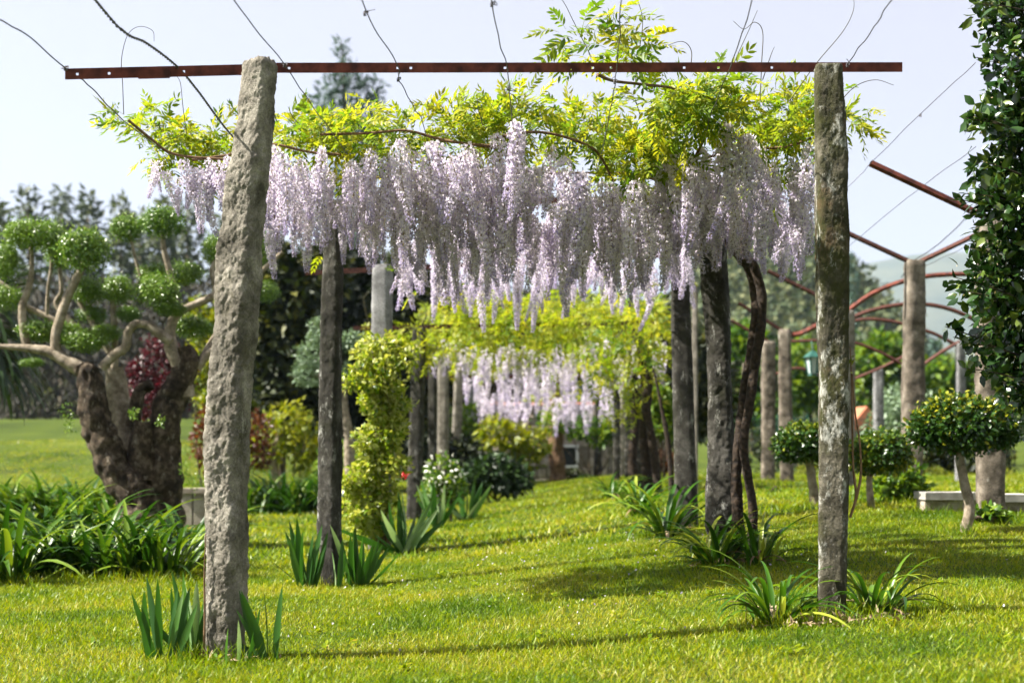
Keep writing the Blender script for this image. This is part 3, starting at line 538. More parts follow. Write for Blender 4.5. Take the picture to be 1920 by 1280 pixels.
# racemes: (px range, depth range, top py, n, scale range)
def racemes(parent, spec, meshes, name='raceme', fit=1.):
    for x0, x1, d0, d1, z0, z1, n, s0, s1, ml in spec:
        for i in range(n):
            D = d0 + (d1 - d0) * random.random(); px = x0 + (x1 - x0) * (i + random.random()) / n; x = X(px, (d0 + d1) / 2); z = z0 + (z1 - z0) * random.random() + (.04 if D < 11 and px > 360 else 0)
            a = random.random() * 6.28; ca, sa = math.cos(a), math.sin(a); tx, ty = random.gauss(0, .05), random.gauss(0, .05)
            R = np.array([[ca, -sa, tx], [sa, ca, ty], [0, 0, 1.]]); child_obj(name, meshes[min(len(meshes) - 1, int(random.random() * len(meshes) * ml))], parent, R, np.array([x, D, z]), (s0 + (s1 - s0) * random.random()) * fit * (.86 if px < 735 else 1.))
_dz = .09
racemes(vine, [(x0, x1, a, b, c, d, max(2, int(n * .9)), e, f, g) for x0, x1, a, b, c, d, n, e, f, g in [(285, 340, 9.4, 9.6, 2.88, 3.0, 5, .62, .8, .4), (350, 440, 9.4, 9.8, 2.85, 3.02, 13, .8, 1.0, .6), (500, 560, 9.4, 10.2, 2.95, 3.1, 9, .9, 1.1, .9), (560, 730, 9.4, 10.6, 2.85, 3.08, 28, .85, 1.05, .9),
               (725, 860, 9.3, 10.6, 2.95, 3.14, 26, .95, 1.15, 1), (860, 1010, 9.3, 10.6, 2.92, 3.16, 26, .95, 1.15, 1), (1010, 1100, 9.4, 10.8, 2.85, 3.1, 14, .9, 1.1, 1), (1080, 1240, 9.5, 11., 2.75, 2.92, 24, .9, 1.1, 1),
               (1235, 1390, 9.3, 10.6, 2.95, 3.15, 26, .95, 1.15, 1), (1390, 1530, 9.3, 10.6, 2.86, 3.12, 22, .9, 1.1, .9), (740, 1300, 11.0, 13.0, 2.8, 3.02, 50, .75, 1., 1), (760, 1310, 13.0, 15.5, 2.92, 3.12, 56, .72, .98, 1), (1355, 1368, 9.2, 9.3, 3.15, 3.2, 2, 1., 1.1, 1), (962, 970, 9.2, 9.3, 3.16, 3.2, 2, 1, 1.1, 1)]], RAC, fit=.86)

mbx = MB()      # further racemes deep in the curtain, too many to pick apart
for x0, x1, d0, d1, z0, z1, n in ((500, 720, 9.7, 10.8, 2.8, 3.0, 20), (720, 1240, 9.8, 11., 2.62, 2.9, 52), (1240, 1530, 9.8, 11., 2.7, 2.95, 26), (800, 1300, 11.5, 14., 2.75, 2.95, 26)):
    for i in range(n):
        D = random.uniform(d0, d1); a = random.random() * 6.28; ca, sa = math.cos(a), math.sin(a)
        merged(mbx, RACB[int(random.random() * 7)], np.array([[[ca, -sa, random.gauss(0, .06)], [sa, ca, random.gauss(0, .06)], [0, 0, 1.]]]), np.array([[X(random.uniform(x0, x1), (d0 + d1) / 2), D, random.uniform(z0, z1)]]), np.array([random.uniform(.6, .8)]), None)
mbx.build('inner_racemes', [M['petal'], M['stem']], vine, smooth=False, kind='stuff')
# far vine
vine2 = thing('wisteria_vine', 'blurred yellow-leaved wisteria with pale racemes over the far pergola', 'wisteria', (X(1220, 20.5), 20.5, float(ground(X(1220, 20.5), 20.5))), 'wisteria vines')
for k, (pts, r, D) in enumerate([([(1222, 985), (1215, 900), (1208, 820), (1212, 740), (1205, 670), (1192, 630), (1180, 612)], 10, 21.6), ([(1238, 985), (1232, 900), (1222, 820), (1212, 770), (1218, 700), (1212, 660), (1222, 625)], 8, 21.4), ([(1190, 960), (1186, 860), (1192, 780), (1185, 700), (1150, 640)], 9, 23), ([(1262, 980), (1255, 850), (1240, 760), (1225, 690)], 5, 20)]):
    ptube('trunk', vine2, pts, np.array([1.2] + [1.] * (len(pts) - 3) + [.7, .3]) * r / F * D, D, 'wood', 10, 8, .22, 9)
T, Rr, S = [], [], []
for x0, x1, y0, y1, d0, d1, n in ((820, 1090, 560, 660, 21.2, 22.4, 330), (1090, 1250, 560, 720, 20.5, 22, 260), (800, 1240, 560, 630, 22.5, 27, 520), (690, 830, 615, 660, 21.6, 22.6, 70), (840, 1240, 645, 690, 25, 36, 520), (1130, 1230, 700, 790, 21, 24, 60), (1010, 1050, 735, 790, 30, 31, 20), (770, 830, 640, 700, 21.8, 22.4, 26)):
    D = d0 + (d1 - d0) * rng.random(n); px = x0 + (x1 - x0) * rng.random(n); py = y0 + (y1 - y0) * rng.random(n); T.append(np.stack([(px - HX) / F * D, D, CZ + (HY - py) / F * D], -1))
    Rr.append(basis(norm(rng.normal(0, .7, (n, 3)) + np.array([0, -.3, 0])), norm(rng.normal(0, .5, (n, 3)) + np.array([-.2, 0, .8])))); S.append(1.0 + .6 * rng.random(n))
place_leaves(vine2, np.concatenate(T), np.concatenate(Rr), np.concatenate(S), 120, COMPS, [c.mesh('leaf', [M['wleaf']]) for c in COMPS], M['wleaf'])
racemes(vine2, [(820, 900, 22, 24, 2.6, 2.85, 12, .55, .8, 1), (900, 1250, 22, 24, 2.6, 2.85, 36, .55, .9, 1), (880, 1220, 25, 30, 2.5, 2.8, 46, .7, 1., 1), (880, 1180, 31, 38, 2.2, 2.7, 54, .8, 1.2, 1)], RACL)
for s in ([(690, 600), (682, 560), (695, 548), (705, 560)], [(790, 610), (800, 580), (780, 560), (760, 580)], [(800, 615), (815, 565), (795, 545), (775, 552)], [(840, 600), (850, 560), (835, 548)], [(790, 615), (800, 590), (785, 585)]): ptube('shoot', vine2, s, [.008, .007, .005, .004][:len(s)], 22, 'shoot', 4, 6, 0)

# ------------------------------------------------------------------ strap-leaved clumps at the posts
def strap(L, W, tilt, bend, segs=8, fold=.35, power=1.6, peak=.25):
    t = np.linspace(0, 1, segs + 1); ang = tilt + bend * t ** power; ds = L / segs; y = np.concatenate([[0], np.cumsum(np.sin(ang[:-1]) * ds)]); z = np.concatenate([[0], np.cumsum(np.cos(ang[:-1]) * ds)])
    w = W * np.minimum(.55 + t / peak * .45, 1) * np.clip((1 - t) / (1 - peak), 0, 1) ** .6; V = []
    for i in range(segs):
        nx = np.array([0, -math.cos(ang[i]), math.sin(ang[i])]) * fold * w[i] * .5
        c = np.array([0, y[i], z[i]]); V += [c + np.array([-w[i] / 2, 0, 0]) + nx, c, c + np.array([w[i] / 2, 0, 0]) + nx]
    V.append((0, y[-1], z[-1])); Fs = []
    for i in range(segs - 1):
        a = 3 * i; Fs += [(a, a + 1, a + 4), (a, a + 4, a + 3), (a + 1, a + 2, a + 5), (a + 1, a + 5, a + 4)]
    a = 3 * (segs - 1); Fs += [(a, a + 1, a + 3), (a + 1, a + 2, a + 3)]
    return MB().add(V, Fs, np.linspace(0, .12, len(V)))
IRIS = [strap(.34 + .03 * k, .046 + .005 * (k % 3), .02, .05 + .05 * (k % 3), 7, .25, 1.5, .4) for k in range(5)]
DAY = [strap(.42 + .04 * k, .03 + .004 * (k % 3), .15 + .1 * (k % 3), 1.3 + .25 * (k % 4), 9, .45, 1.4, .3) for k in range(6)]
AGA = [strap(.52 + .05 * k, .044 + .004 * (k % 3), .15 + .08 * (k % 3), 1.2 + .22 * (k % 4), 8, .35, 1.5, .3) for k in range(6)]
def clump(name, label, cat, px, D, srcs, meshes, n, spread, tilt, sc, group, yaws=None, z=None, squash=1.):
    x = X(px, D); gz = float(ground(x, D)) - .01; o = thing(name, label, cat, (x, D, gz), group)
    for i in range(n):
        a = random.random() * 6.283 if yaws is None else random.choice(yaws) + random.gauss(0, .35); r = spread * math.sqrt(random.random()); t = abs(random.gauss(0, tilt)) * (1.5 if name == 'iris_clump' else 1)
        ca, sa = math.cos(a), math.sin(a); Rz = np.array([[ca, -sa, 0], [sa, ca, 0], [0, 0, 1]]); ct, s_ = math.cos(t), math.sin(t); Rx = np.array([[1, 0, 0], [0, ct, s_], [0, -s_, ct]])
        px_, py_ = -sa * r + random.gauss(0, spread * .3), (ca * r + random.gauss(0, spread * .3)) * squash
        tw = random.gauss(0, .5) + (math.pi / 2 if name == 'iris_clump' else 0); Rt = np.array([[math.cos(tw), -math.sin(tw), 0], [math.sin(tw), math.cos(tw), 0], [0, 0, 1]])
        child_obj('leaf', random.choice(meshes), o, Rz @ Rx @ Rt, np.array([x + px_, D + py_, gz]), sc * (.75 + .4 * random.random()))
    return o
def dead_leaves(o, n, sc):
    for i in range(n):
        a = random.random() * 6.283; t = random.uniform(.7, 1.1); ca, sa, ct, st_ = math.cos(a), math.sin(a), math.cos(t), math.sin(t)
        child_obj('dead_leaf', random.choice(DEADM), o, np.array([[ca, -sa, 0], [sa, ca, 0], [0, 0, 1]]) @ np.array([[1, 0, 0], [0, ct, st_], [0, -st_, ct]]), np.array(o.location) + np.array([0, 0, .03]), sc)
def mm(srcs, m): return [s.mesh('leaf', [M[m]]) for s in srcs]
DEADM = [d.mesh('dead_leaf', [M['deadleaf']]) for d in (DAY[0], DAY[2])]
IR, DA, AG = mm(IRIS, 'iris'), mm(DAY, 'daylily'), mm(AGA, 'agapanthus')
LR = [math.pi / 2, -math.pi / 2, math.pi / 2 + .5, -math.pi / 2 - .4, .4]
for lb, px, D, n, sc, t in (('iris tuft with broad blades left of the leaning post foot', 312, 7.45, 9, 1.0, .3), ('iris tuft half hidden behind the left side of the leaning post', 362, 7.6, 9, 1.05, .2), ('pale young iris shoot in front of the leaning post', 424, 7.3, 3, .62, .12),
                            ('iris tuft right of the leaning post foot', 505, 7.4, 9, .9, .25), ('large iris clump left of the slim dark post', 575, 11.45, 15, 1.15, .25), ('pale iris shoots in front of the slim dark post', 630, 11.3, 4, .85, .12),
                            ('large iris clump right of the slim dark post', 672, 11.5, 16, 1.15, .25), ('iris clump at the foot of the yellow climber', 760, 14.6, 16, 1.35, .35), ('iris clump right of the crooked grey post', 820, 19.5, 14, 1.5, .3), ('farthest iris clump below the white flowering shrub', 872, 21.5, 18, 1.6, .4)):
    clump('iris_clump', lb, 'iris', px, D, IRIS, IR, n, .06, t, sc, 'iris clumps at the posts', LR)
for lb, px, D, n, sc, t in (('daylily clump left of the lichen-mottled front post', 1450, 7.85, 21, 1.0, .36), ('daylily clump right of the lichen-mottled front post', 1640, 7.95, 19, 1.0, .38), ('arching daylily clump at the broad dark post', 1340, 10.9, 40, 1.15, .4),
                            ('daylily tuft right of the twisted trunk foot', 1425, 10.7, 14, 1.1, .3), ('yellowing daylily clump below the grey post', 1250, 13.2, 22, 1.3, .4), ('daylily clump below the far vine trunks', 1195, 16.5, 24, 1.3, .35), ('smallest far daylily tuft beside the right row', 1150, 21, 14, 1.3, .35)):
    dead_leaves(clump('daylily_clump', lb, 'daylily', px, D, DAY, DA, int(n * 1.6), .075, t, sc, 'daylily clumps at the posts'), 4, sc * .8)
for k, (px, D, n, sc, lb) in enumerate(((20, 11.9, 46, 1.05, 'agapanthus clump at the left edge of the lawn bed'), (95, 12.4, 44, 1.0, 'second agapanthus clump from the left edge'), (175, 12.3, 46, 1., 'agapanthus clump in front of the old trunk, left side'), (245, 12.2, 44, .95, 'agapanthus clump in front of the old trunk, centre'),
                                    (310, 12.2, 46, 1.0, 'rightmost agapanthus clump next to the leaning post'), (60, 13.2, 40, 1.2, 'rear agapanthus clump behind the two leftmost ones'), (210, 13.2, 44, 1.2, 'rear agapanthus clump touching the old trunk'), (340, 13.2, 30, 1.05, 'rear agapanthus clump behind the rightmost one'), (140, 13.4, 36, 1.2, 'rear agapanthus clump between the other rear ones'))):
    clump('agapanthus_clump', lb, 'agapanthus', px, D, AGA, AG, int(n * 1.4), .18, .42, sc * 1.1, 'agapanthus bed on the left')
def clump_far(label, px, D, n, wide, sc):
    x = X(px, D); gz = float(ground(x, D)); o = thing('agapanthus_bed', label, 'agapanthus', (x, D, gz), 'distant agapanthus beds'); mbx = MB(); cx = rng.normal(0, 1, n).clip(-1.6, 1.6) * wide * .6; cy = rng.normal(0, .35, n); a = rng.random(n) * 6.283; tl = np.abs(rng.normal(0, .5, n)); k = rng.integers(0, 6, n)
    for q in range(6):
        w = np.where(k == q)[0]; ca, sa, ct, st_ = np.cos(a[w]), np.sin(a[w]), np.cos(tl[w]), np.sin(tl[w]); R = np.zeros((len(w), 3, 3)); R[:, 0, 0] = ca; R[:, 1, 0] = sa; R[:, 0, 1] = -sa * ct; R[:, 1, 1] = ca * ct; R[:, 2, 1] = -st_; R[:, 0, 2] = -sa * st_; R[:, 1, 2] = ca * st_; R[:, 2, 2] = ct
        merged(mbx, AGA[q], R, np.stack([x + cx[w], D + cy[w], np.full(len(w), gz)], -1), sc * (.75 + .4 * rng.random(len(w))), rng.random(len(w)))
    mbx.build('foliage', M['agapanthus'], o, kind='stuff')
clump_far('blurred agapanthus bed behind the front ones at far left', 70, 18.5, 800, 1.0, 1.45)
clump_far('blurred agapanthus bed between leaning post and slim dark post', 560, 24, 600, 1.1, 1.35)

# ------------------------------------------------------------------ leafy crowns
def crown_pts(ells, n, shell=.55):
    """points spread through ellipsoids [(centre, radii)], denser to the outside"""
    vol = np.array([np.prod(r) ** (2 / 3) for c, r in ells]); cnt = np.maximum((n * vol / vol.sum()).astype(int), 3); T, O = [], []
    for (c, r), k in zip(ells, cnt):
        d = rdir(k); rad = (shell + (1 - shell) * rng.random(k) ** .6) * (1 + .12 * rng.normal(size=k)); T.append(np.asarray(c) + d * rad[:, None] * np.asarray(r)); O.append(d)
    return np.concatenate(T), np.concatenate(O)
def leaves(mb, T, O, size, shape=LEAF1, flat=.6, w=1., r=None, out=.8):
    n = len(T); d = norm(O * out + rng.normal(0, .7, (n, 3))); nn = norm(rng.normal(0, flat, (n, 3)) + O * (.5 if out > .5 else 1.3) + np.array([0, 0, .5])); bV = shape[0] * np.array([w, 1, w])
    inst(mb, bV, shape[1], basis(d, nn), T, size * (.7 + .6 * rng.random(n)), r=rng.random(n) * .9 if r is None else r)
def split_leaves(parent, T, O, size, m, nobj, shape=LEAF, w=1., tips=False):
    """nearest leaves as objects of their own, the rest one mass"""
    o = np.argsort(T[:, 1]); lm = [MB().add(shape[0] * np.array([w, 1, w * (1 + .4 * k)]) , shape[1], .1 * k).mesh('leaf', [m]) for k in range(3)]
    for i in o[:nobj]:
        d = norm(O[i] * .7 + rng.normal(0, .7, 3)); nn = norm(rng.normal(0, .6, 3) + O[i] * .5 + np.array([0, 0, .5])); child_obj('leaf', lm[int(rng.integers(0, 3))], parent, basis(d, nn), T[i], size * (.7 + .6 * rng.random()))
    rr = None
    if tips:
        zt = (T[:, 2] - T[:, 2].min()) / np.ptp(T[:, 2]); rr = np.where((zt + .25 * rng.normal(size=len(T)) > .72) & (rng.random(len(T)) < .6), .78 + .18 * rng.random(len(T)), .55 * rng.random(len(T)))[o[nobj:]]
    mbx = MB(); leaves(mbx, T[o[nobj:]], O[o[nobj:]], size, shape, w=w, r=rr); mbx.build('foliage', m, parent, kind='stuff')
def E(px, py, D, rx, ry, rd=None, dy=0.):
    c = P(px, py, D); c[1] += dy; s = D / F; return (c, (rx * s, (rd or (rx + ry) / 2) * s, ry * s))

# cloud-pruned old tree on the left
DT = 16.
ct = thing('cloud_pruned_tree', 'old cloud-pruned tree with massive forked trunk and round leaf pads', 'tree', (X(265, DT), DT, float(ground(X(265, DT), DT))))
s_ = DT / F
ptube('trunk', ct, [(285, 1025), (262, 945), (218, 880), (185, 800), (172, 745), (166, 705), (150, 686)], np.array([54, 38, 32, 28, 26, 21, 14]) * s_, DT - .2, 'bark_dark', 30, 22, .3, 11)
ptube('trunk', ct, [(290, 1025), (300, 930), (305, 850), (315, 775), (335, 720), (352, 680), (345, 650)], np.array([54, 40, 32, 27, 25, 21, 13]) * s_, DT, 'bark_dark', 30, 22, .3, 11)
ptube('trunk', ct, [(275, 1000), (265, 900), (240, 820), (222, 750), (214, 690)], np.array([66, 42, 28, 22, 17]) * s_, DT + .35, 'bark_pale', 18, 12, .18, 6)
ptube('stub', ct, [(270, 900), (268, 830), (272, 790)], np.array([34, 26, 20]) * s_, DT - .1, 'bark_dark', 14, 10, .2, 6)
ptube('stub', ct, [(250, 800), (262, 735), (285, 720)], np.array([14, 12, 11]) * s_, DT + .2, 'bark_dark', 10, 8, .15, 8)
LIM = [([(182, 760), (168, 712), (148, 690), (125, 678), (95, 660), (45, 652), (-20, 648)], [16, 16, 15, 13, 11, 7, 4]), ([(105, 668), (104, 630), (112, 600), (128, 555), (152, 505), (165, 480)], [10, 9, 9, 8, 7, 5]), ([(52, 655), (44, 615), (42, 575), (55, 535), (60, 490), (56, 455)], [8, 8, 7, 6, 4, 3]), ([(-20, 515), (25, 550), (50, 575), (110, 605), (170, 645)], [5, 6, 6, 6, 6]), ([(88, 590), (90, 540), (96, 500), (95, 460)], [4, 3, 3, 3]),
       ([(190, 690), (215, 665), (235, 650), (240, 622), (255, 608), (280, 610), (295, 622), (322, 640)], [9, 9, 9, 8, 8, 8, 9, 9]), ([(214, 700), (216, 650), (214, 600), (212, 560)], [8, 6, 6, 5]), ([(350, 745), (342, 700), (325, 660), (318, 630), (325, 600), (345, 580), (390, 560), (405, 545), (398, 505), (410, 480)], [16, 15, 14, 11, 9, 8, 7, 6, 5, 4]),
       ([(330, 590), (325, 550), (318, 510), (308, 470), (303, 435)], [7, 6, 6, 5, 4]), ([(268, 530), (255, 490), (247, 455), (242, 440)], [3, 3, 3, 3]), ([(375, 680), (400, 640), (425, 600), (455, 560), (485, 515), (530, 472)], [9, 8, 7, 6, 5, 4]), ([(205, 660), (185, 625), (160, 585), (148, 565)], [6, 6, 5, 4]), ([(165, 640), (130, 600), (105, 570), (115, 545), (112, 500)], [6, 6, 5, 4, 4]), ([(370, 690), (395, 660), (430, 650)], [8, 7, 5])]
for k, (pts, r) in enumerate(LIM): ptube('limb', ct, pts, np.array(r) * s_, DT + [-.2, -.2, .0, .5, .4, -.2, .3, 0., 0, .2, .1, .4, .5, 0][k], 'bark_pale', 10, 8, .1, 10)
PADM = []
for k in range(4):
    mbx = MB(); T, O = crown_pts([((0, 0, 0), (1, 1, .62)), ((.5, .2, .15), (.5, .5, .4)), ((-.45, -.2, .1), (.5, .55, .42)), ((0, .3, .3), (.5, .5, .35))], 4200, .55); leaves(mbx, T, O, .105, LEAF1, w=1.6, out=.25)
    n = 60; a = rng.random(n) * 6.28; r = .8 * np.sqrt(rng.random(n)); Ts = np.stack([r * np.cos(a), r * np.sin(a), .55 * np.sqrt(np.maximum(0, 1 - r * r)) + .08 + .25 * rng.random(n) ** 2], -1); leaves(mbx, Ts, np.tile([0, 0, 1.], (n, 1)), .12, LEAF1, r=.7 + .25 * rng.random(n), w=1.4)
    PADM.append(mbx.mesh('leaf_pad', [M['box']]))
PADS = [(52, 440, 47, 32, -.1), (96, 447, 34, 36, .3), (158, 470, 54, 42, -.3), (238, 430, 34, 28, .2), (305, 418, 46, 32, -.1), (8, 492, 30, 38, 0), (112, 482, 30, 25, .5), (165, 545, 38, 30, .4), (220, 545, 36, 30, .3), (295, 548, 46, 34, -.3), (295, 512, 40, 20, .3), (345, 515, 40, 24, .2), (408, 470, 34, 34, .1), (500, 547, 26, 22, .1), (485, 470, 26, 36, .2),
        (70, 622, 40, 22, .1), (115, 625, 42, 24, .3), (160, 640, 44, 24, -.1), (200, 625, 30, 18, .2), (362, 615, 44, 24, .5), (172, 590, 32, 20, .5), (10, 560, 34, 26, .4), (240, 590, 26, 16, .1), (320, 580, 34, 16, -.3), (60, 680, 26, 10, .3)]
for k, (px, py, rx, ry, dd) in enumerate(PADS):
    a = random.random() * 6.28; Rm = np.array([[math.cos(a), -math.sin(a), 0], [math.sin(a), math.cos(a), 0], [0, 0, 1]]) * np.array([1, 1, ry / rx / .66])
    child_obj('leaf_pad', PADM[k % 4], ct, Rm, P(px, py, DT + dd), rx * s_ * .93)
mbx = MB();
for px, py, r in ((125, 770, 14), (130, 800, 10), (360, 905, 14), (345, 880, 10), (250, 775, 9), (300, 790, 8)):
    T, O = crown_pts([E(px, py, DT - .5, r, r * 1.4)], 60, .2); leaves(mbx, T, O, .035)
mbx.build('side_shoots', M['box'], ct, kind='stuff')

# lollipop topiaries
def lollipop(label, D, trunk, r, ells, n):
    x = X(trunk[0][0], D); gz = float(ground(x, D)); o = thing('round_topiary', label, 'topiary', (x, D, gz), 'round-headed topiary trees')
    pts = [P(px, py, D) for px, py in trunk]; pts[0][2] = gz - .05; mbx = MB(); tube(mbx, pts, np.array(r) / F * D, 10, 8, .15, 14); mbx.build('trunk', M['bark_pale'], o)
    T, O = crown_pts([E(px, py, D, rx, ry) for px, py, rx, ry in ells], n, .45); cp = P(trunk[-1][0], trunk[-1][1], D); bx = MB()
    for k in range(7):
        q = T[int(rng.integers(0, len(T)))]; tube(bx, [pts[-2], (pts[-1] + q) / 2 + rng.normal(0, .02, 3), q * .8 + pts[-1] * .2], [.012, .009, .004], 5, 4)
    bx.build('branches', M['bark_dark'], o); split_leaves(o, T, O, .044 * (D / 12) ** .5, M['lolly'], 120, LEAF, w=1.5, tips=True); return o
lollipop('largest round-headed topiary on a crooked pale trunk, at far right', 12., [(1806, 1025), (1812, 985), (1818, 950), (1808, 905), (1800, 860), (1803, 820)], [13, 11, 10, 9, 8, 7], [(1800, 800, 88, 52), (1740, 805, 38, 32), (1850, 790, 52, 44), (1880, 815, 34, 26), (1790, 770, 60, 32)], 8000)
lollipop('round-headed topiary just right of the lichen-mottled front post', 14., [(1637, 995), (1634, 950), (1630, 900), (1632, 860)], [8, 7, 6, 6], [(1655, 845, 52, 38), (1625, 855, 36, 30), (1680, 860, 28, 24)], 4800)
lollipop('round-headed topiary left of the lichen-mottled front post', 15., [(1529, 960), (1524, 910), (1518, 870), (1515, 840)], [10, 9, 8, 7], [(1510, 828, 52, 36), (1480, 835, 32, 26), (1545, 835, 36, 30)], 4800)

# glossy evergreen at the right edge
DH = 8.2
ht = thing('glossy_evergreen_tree', 'dark glossy-leaved evergreen filling the right edge of the picture', 'tree', (3.45, DH, float(ground(3.45, DH))))
mbx = MB(); tube(mbx, [(3.45, DH, .1), (3.42, DH, .8), (3.47, DH + .05, 1.6), (3.42, DH, 2.6), (3.45, DH, 3.6)], [.085, .07, .06, .045, .02], 12, 8, .12, 9); mbx.build('trunk', M['bark_dark'], ht)
HE = []
for px, py, rx, ry in ((1890, 20, 62, 60), (1930, -60, 90, 70), (1900, 120, 62, 55), (1930, 190, 90, 60), (1900, 240, 78, 42), (1925, 320, 95, 60), (1905, 390, 95, 48), (1930, 450, 96, 55), (1900, 520, 90, 50), (1915, 590, 92, 60), (1920, 650, 88, 50), (1925, 710, 70, 48), (1940, 755, 55, 35), (2040, 330, 130, 400)): HE.append(E(px, py, DH, rx, ry, None, random.uniform(-.15, .2)))
T, O = crown_pts(HE, 9500, .15)
SPR = [(1820, 215, 1855, 240), (1808, 222, 1840, 232), (1800, 362, 1850, 370), (1795, 372, 1850, 400), (1790, 520, 1840, 545), (1800, 545, 1850, 560), (1772, 612, 1815, 645), (1800, 640, 1850, 655), (1830, 108, 1870, 120), (1840, 8, 1880, 15), (1825, 300, 1860, 320), (1815, 465, 1850, 480), (1805, 690, 1850, 700)]
bx = MB(); TT, OO = [], []
for x0, y0, x1, y1 in SPR:
    D = DH - random.uniform(.1, .35); a, b = P(x0, y0, D), P(x1 + 60, y1 + 10, D + .2); tube(bx, [a, (a + b) / 2 + np.array([0, 0, .01]), b], [.002, .004, .006], 4, 4); t = rng.random(16) * .6; TT.append(a + (b - a) * t[:, None] + rng.normal(0, .008, (16, 3))); OO.append(norm(np.tile(norm(a - b), (16, 1)) + rng.normal(0, .8, (16, 3))))
for k in range(46):
    q = T[int(rng.integers(0, len(T)))]; z = q[2] - .25; tube(bx, [(3.45, DH, z), (np.array([3.45, DH, z]) + q) / 2 + np.array([0, 0, .05]), q], [.016, .01, .003], 5, 4, .1, 10)
bx.build('branches', M['bark_dark'], ht)
T = np.concatenate([T] + TT); O = np.concatenate([O] + OO); split_leaves(ht, T, O, .072, M['holly'], 290, LEAF, w=1.35)
w = rng.random(len(T)) < .12; mbx = MB(); leaves(mbx, T[w] + rng.normal(0, .015, (w.sum(), 3)), O[w], .013, LEAF1, w=2.); mbx.build('buds', M['bud'], ht, kind='stuff')

# climber on the third post
cl = thing('climbing_shrub', 'yellow-green climber clothing the pale grey post', 'climber', (X(705, 14.9), 14.9, float(ground(X(705, 14.9), 14.9))))
LUMP = []
for k in range(62):
    y = 640 + 350 * (k + random.random()) / 62; hw = np.interp(y, [640, 670, 720, 780, 830, 880, 920, 960, 990], [34, 52, 54, 40, 40, 44, 50, 46, 26]); cx = np.interp(y, [640, 700, 780, 850, 920, 990], [720, 708, 722, 712, 690, 690])
    LUMP.append(E(cx + random.uniform(-1, 1) * hw, y, 14.8 + random.uniform(-.25, .2), random.uniform(13, 26), random.uniform(11, 21)))
for y in range(650, 990, 24): LUMP.append(E(np.interp(y, [640, 700, 780, 850, 920, 990], [720, 708, 722, 712, 690, 690]), y, 14.75, 36, 26, 26))
T, O = crown_pts(LUMP, 7600, .35)
split_leaves(cl, T, O, .062, M['climber'], 260, LEAF, w=1.4)
mbx = MB()
for k in range(6): tube(mbx, [P(705 + 5 * k, 1050, 14.9), P(698 + 6 * k, 950, 14.86), P(705 + 4 * k, 830, 14.86), P(700 + 5 * k, 720, 14.86), P(700 + 6 * k, 660, 14.86)], [.014, .012, .01, .008, .004], 6, 5, .15, 9)
mbx.build('stems', M['cane'], cl)
mbx = MB(); T, O = crown_pts([E(758, 888, 14.5, 5, 5)], 24, .2); leaves(mbx, T, O, .03, LEAF1, w=1.8); mbx.build('flower', M['red_flower'], cl)
# young climbing stems on the front posts
def climber_stem(label, D, strands, leafpts, m='cane'):
    o = thing('climbing_plant', label, 'climber', P(*strands[0][0], D), 'young climbers on the front posts')
    for s in strands: ptube('stem', o, s, np.linspace(.008, .003, len(s)), D, m, 6, 6, .15, 20)
    if leafpts:
        T = np.array([P(x, y, D) for x, y in leafpts]); T = np.repeat(T, 3, 0) + rng.normal(0, .015, (3 * len(leafpts), 3)); mbx = MB(); leaves(mbx, T, rdir(len(T)), .05, LEAF); mbx.build('foliage', M['yellow'], o, kind='stuff')
climber_stem('bare forked climber stem right of the lichen-mottled post', 7.86, [[(1594, 970), (1605, 930), (1600, 880), (1598, 800), (1597, 720), (1594, 650)], [(1605, 935), (1614, 890), (1612, 830), (1603, 770), (1598, 700)]], [(1602, 670), (1598, 690), (1606, 715)])
climber_stem('thin reddish stake-like stem on the left edge of leaning post', 7.42, [[(382, 1225), (384, 1150), (383, 1080), (386, 1000)]], [])

# ------------------------------------------------------------------ background shrubs and trees
def shrub(name, label, cat, D, px, ells, n, size, m, stems=True, group=None, shape=LEAF1, w=1.3, trunk=None, tm='bark_dark', shell=.4):
    x = X(px, D); gz = float(ground(x, D)); o = thing(name, label, cat, (x, D, gz), group); T, O = crown_pts([E(a, b, D, rx, ry) for a, b, rx, ry in ells], n, shell)
    T = T[T[:, 2] > ground(T[:, 0], T[:, 1]) + .02] if cat != 'tree' else T; O = O[:len(T)] if len(O) != len(T) else O
    mbx = MB(); leaves(mbx, T, O, size, shape, w=w); c = mbx.build('crown', M[m], o, kind='stuff')
    mbx = MB()
    if trunk:
        for pts, r in trunk:
            q = [P(a, b, D) for a, b in pts]
            tube(mbx, q, np.array(r) / F * D, 8, 6, .12, 5)
    cz = np.array([np.median(T[:, 0]), D, gz])
    for k in range(5 if stems else 0):
        q = T[int(rng.integers(0, len(T)))]; tube(mbx, [cz + np.array([.05 * k - .1, 0, -.03]), (cz + q) / 2 + rng.normal(0, .05, 3), q], [.025, .018, .008], 5, 4)
    if mbx.n: mbx.build('trunk' if trunk else 'stems', M[tm], o)
    return o
def white_bits(o, D, ells, n, size, m='white_flower'):
    T, O = crown_pts([E(a, b, D - .1, rx, ry) for a, b, rx, ry in ells], n, .7); mbx = MB(); leaves(mbx, T, O, size, LEAF1, w=2.); mbx.build('flowers', M[m], o, kind='stuff')
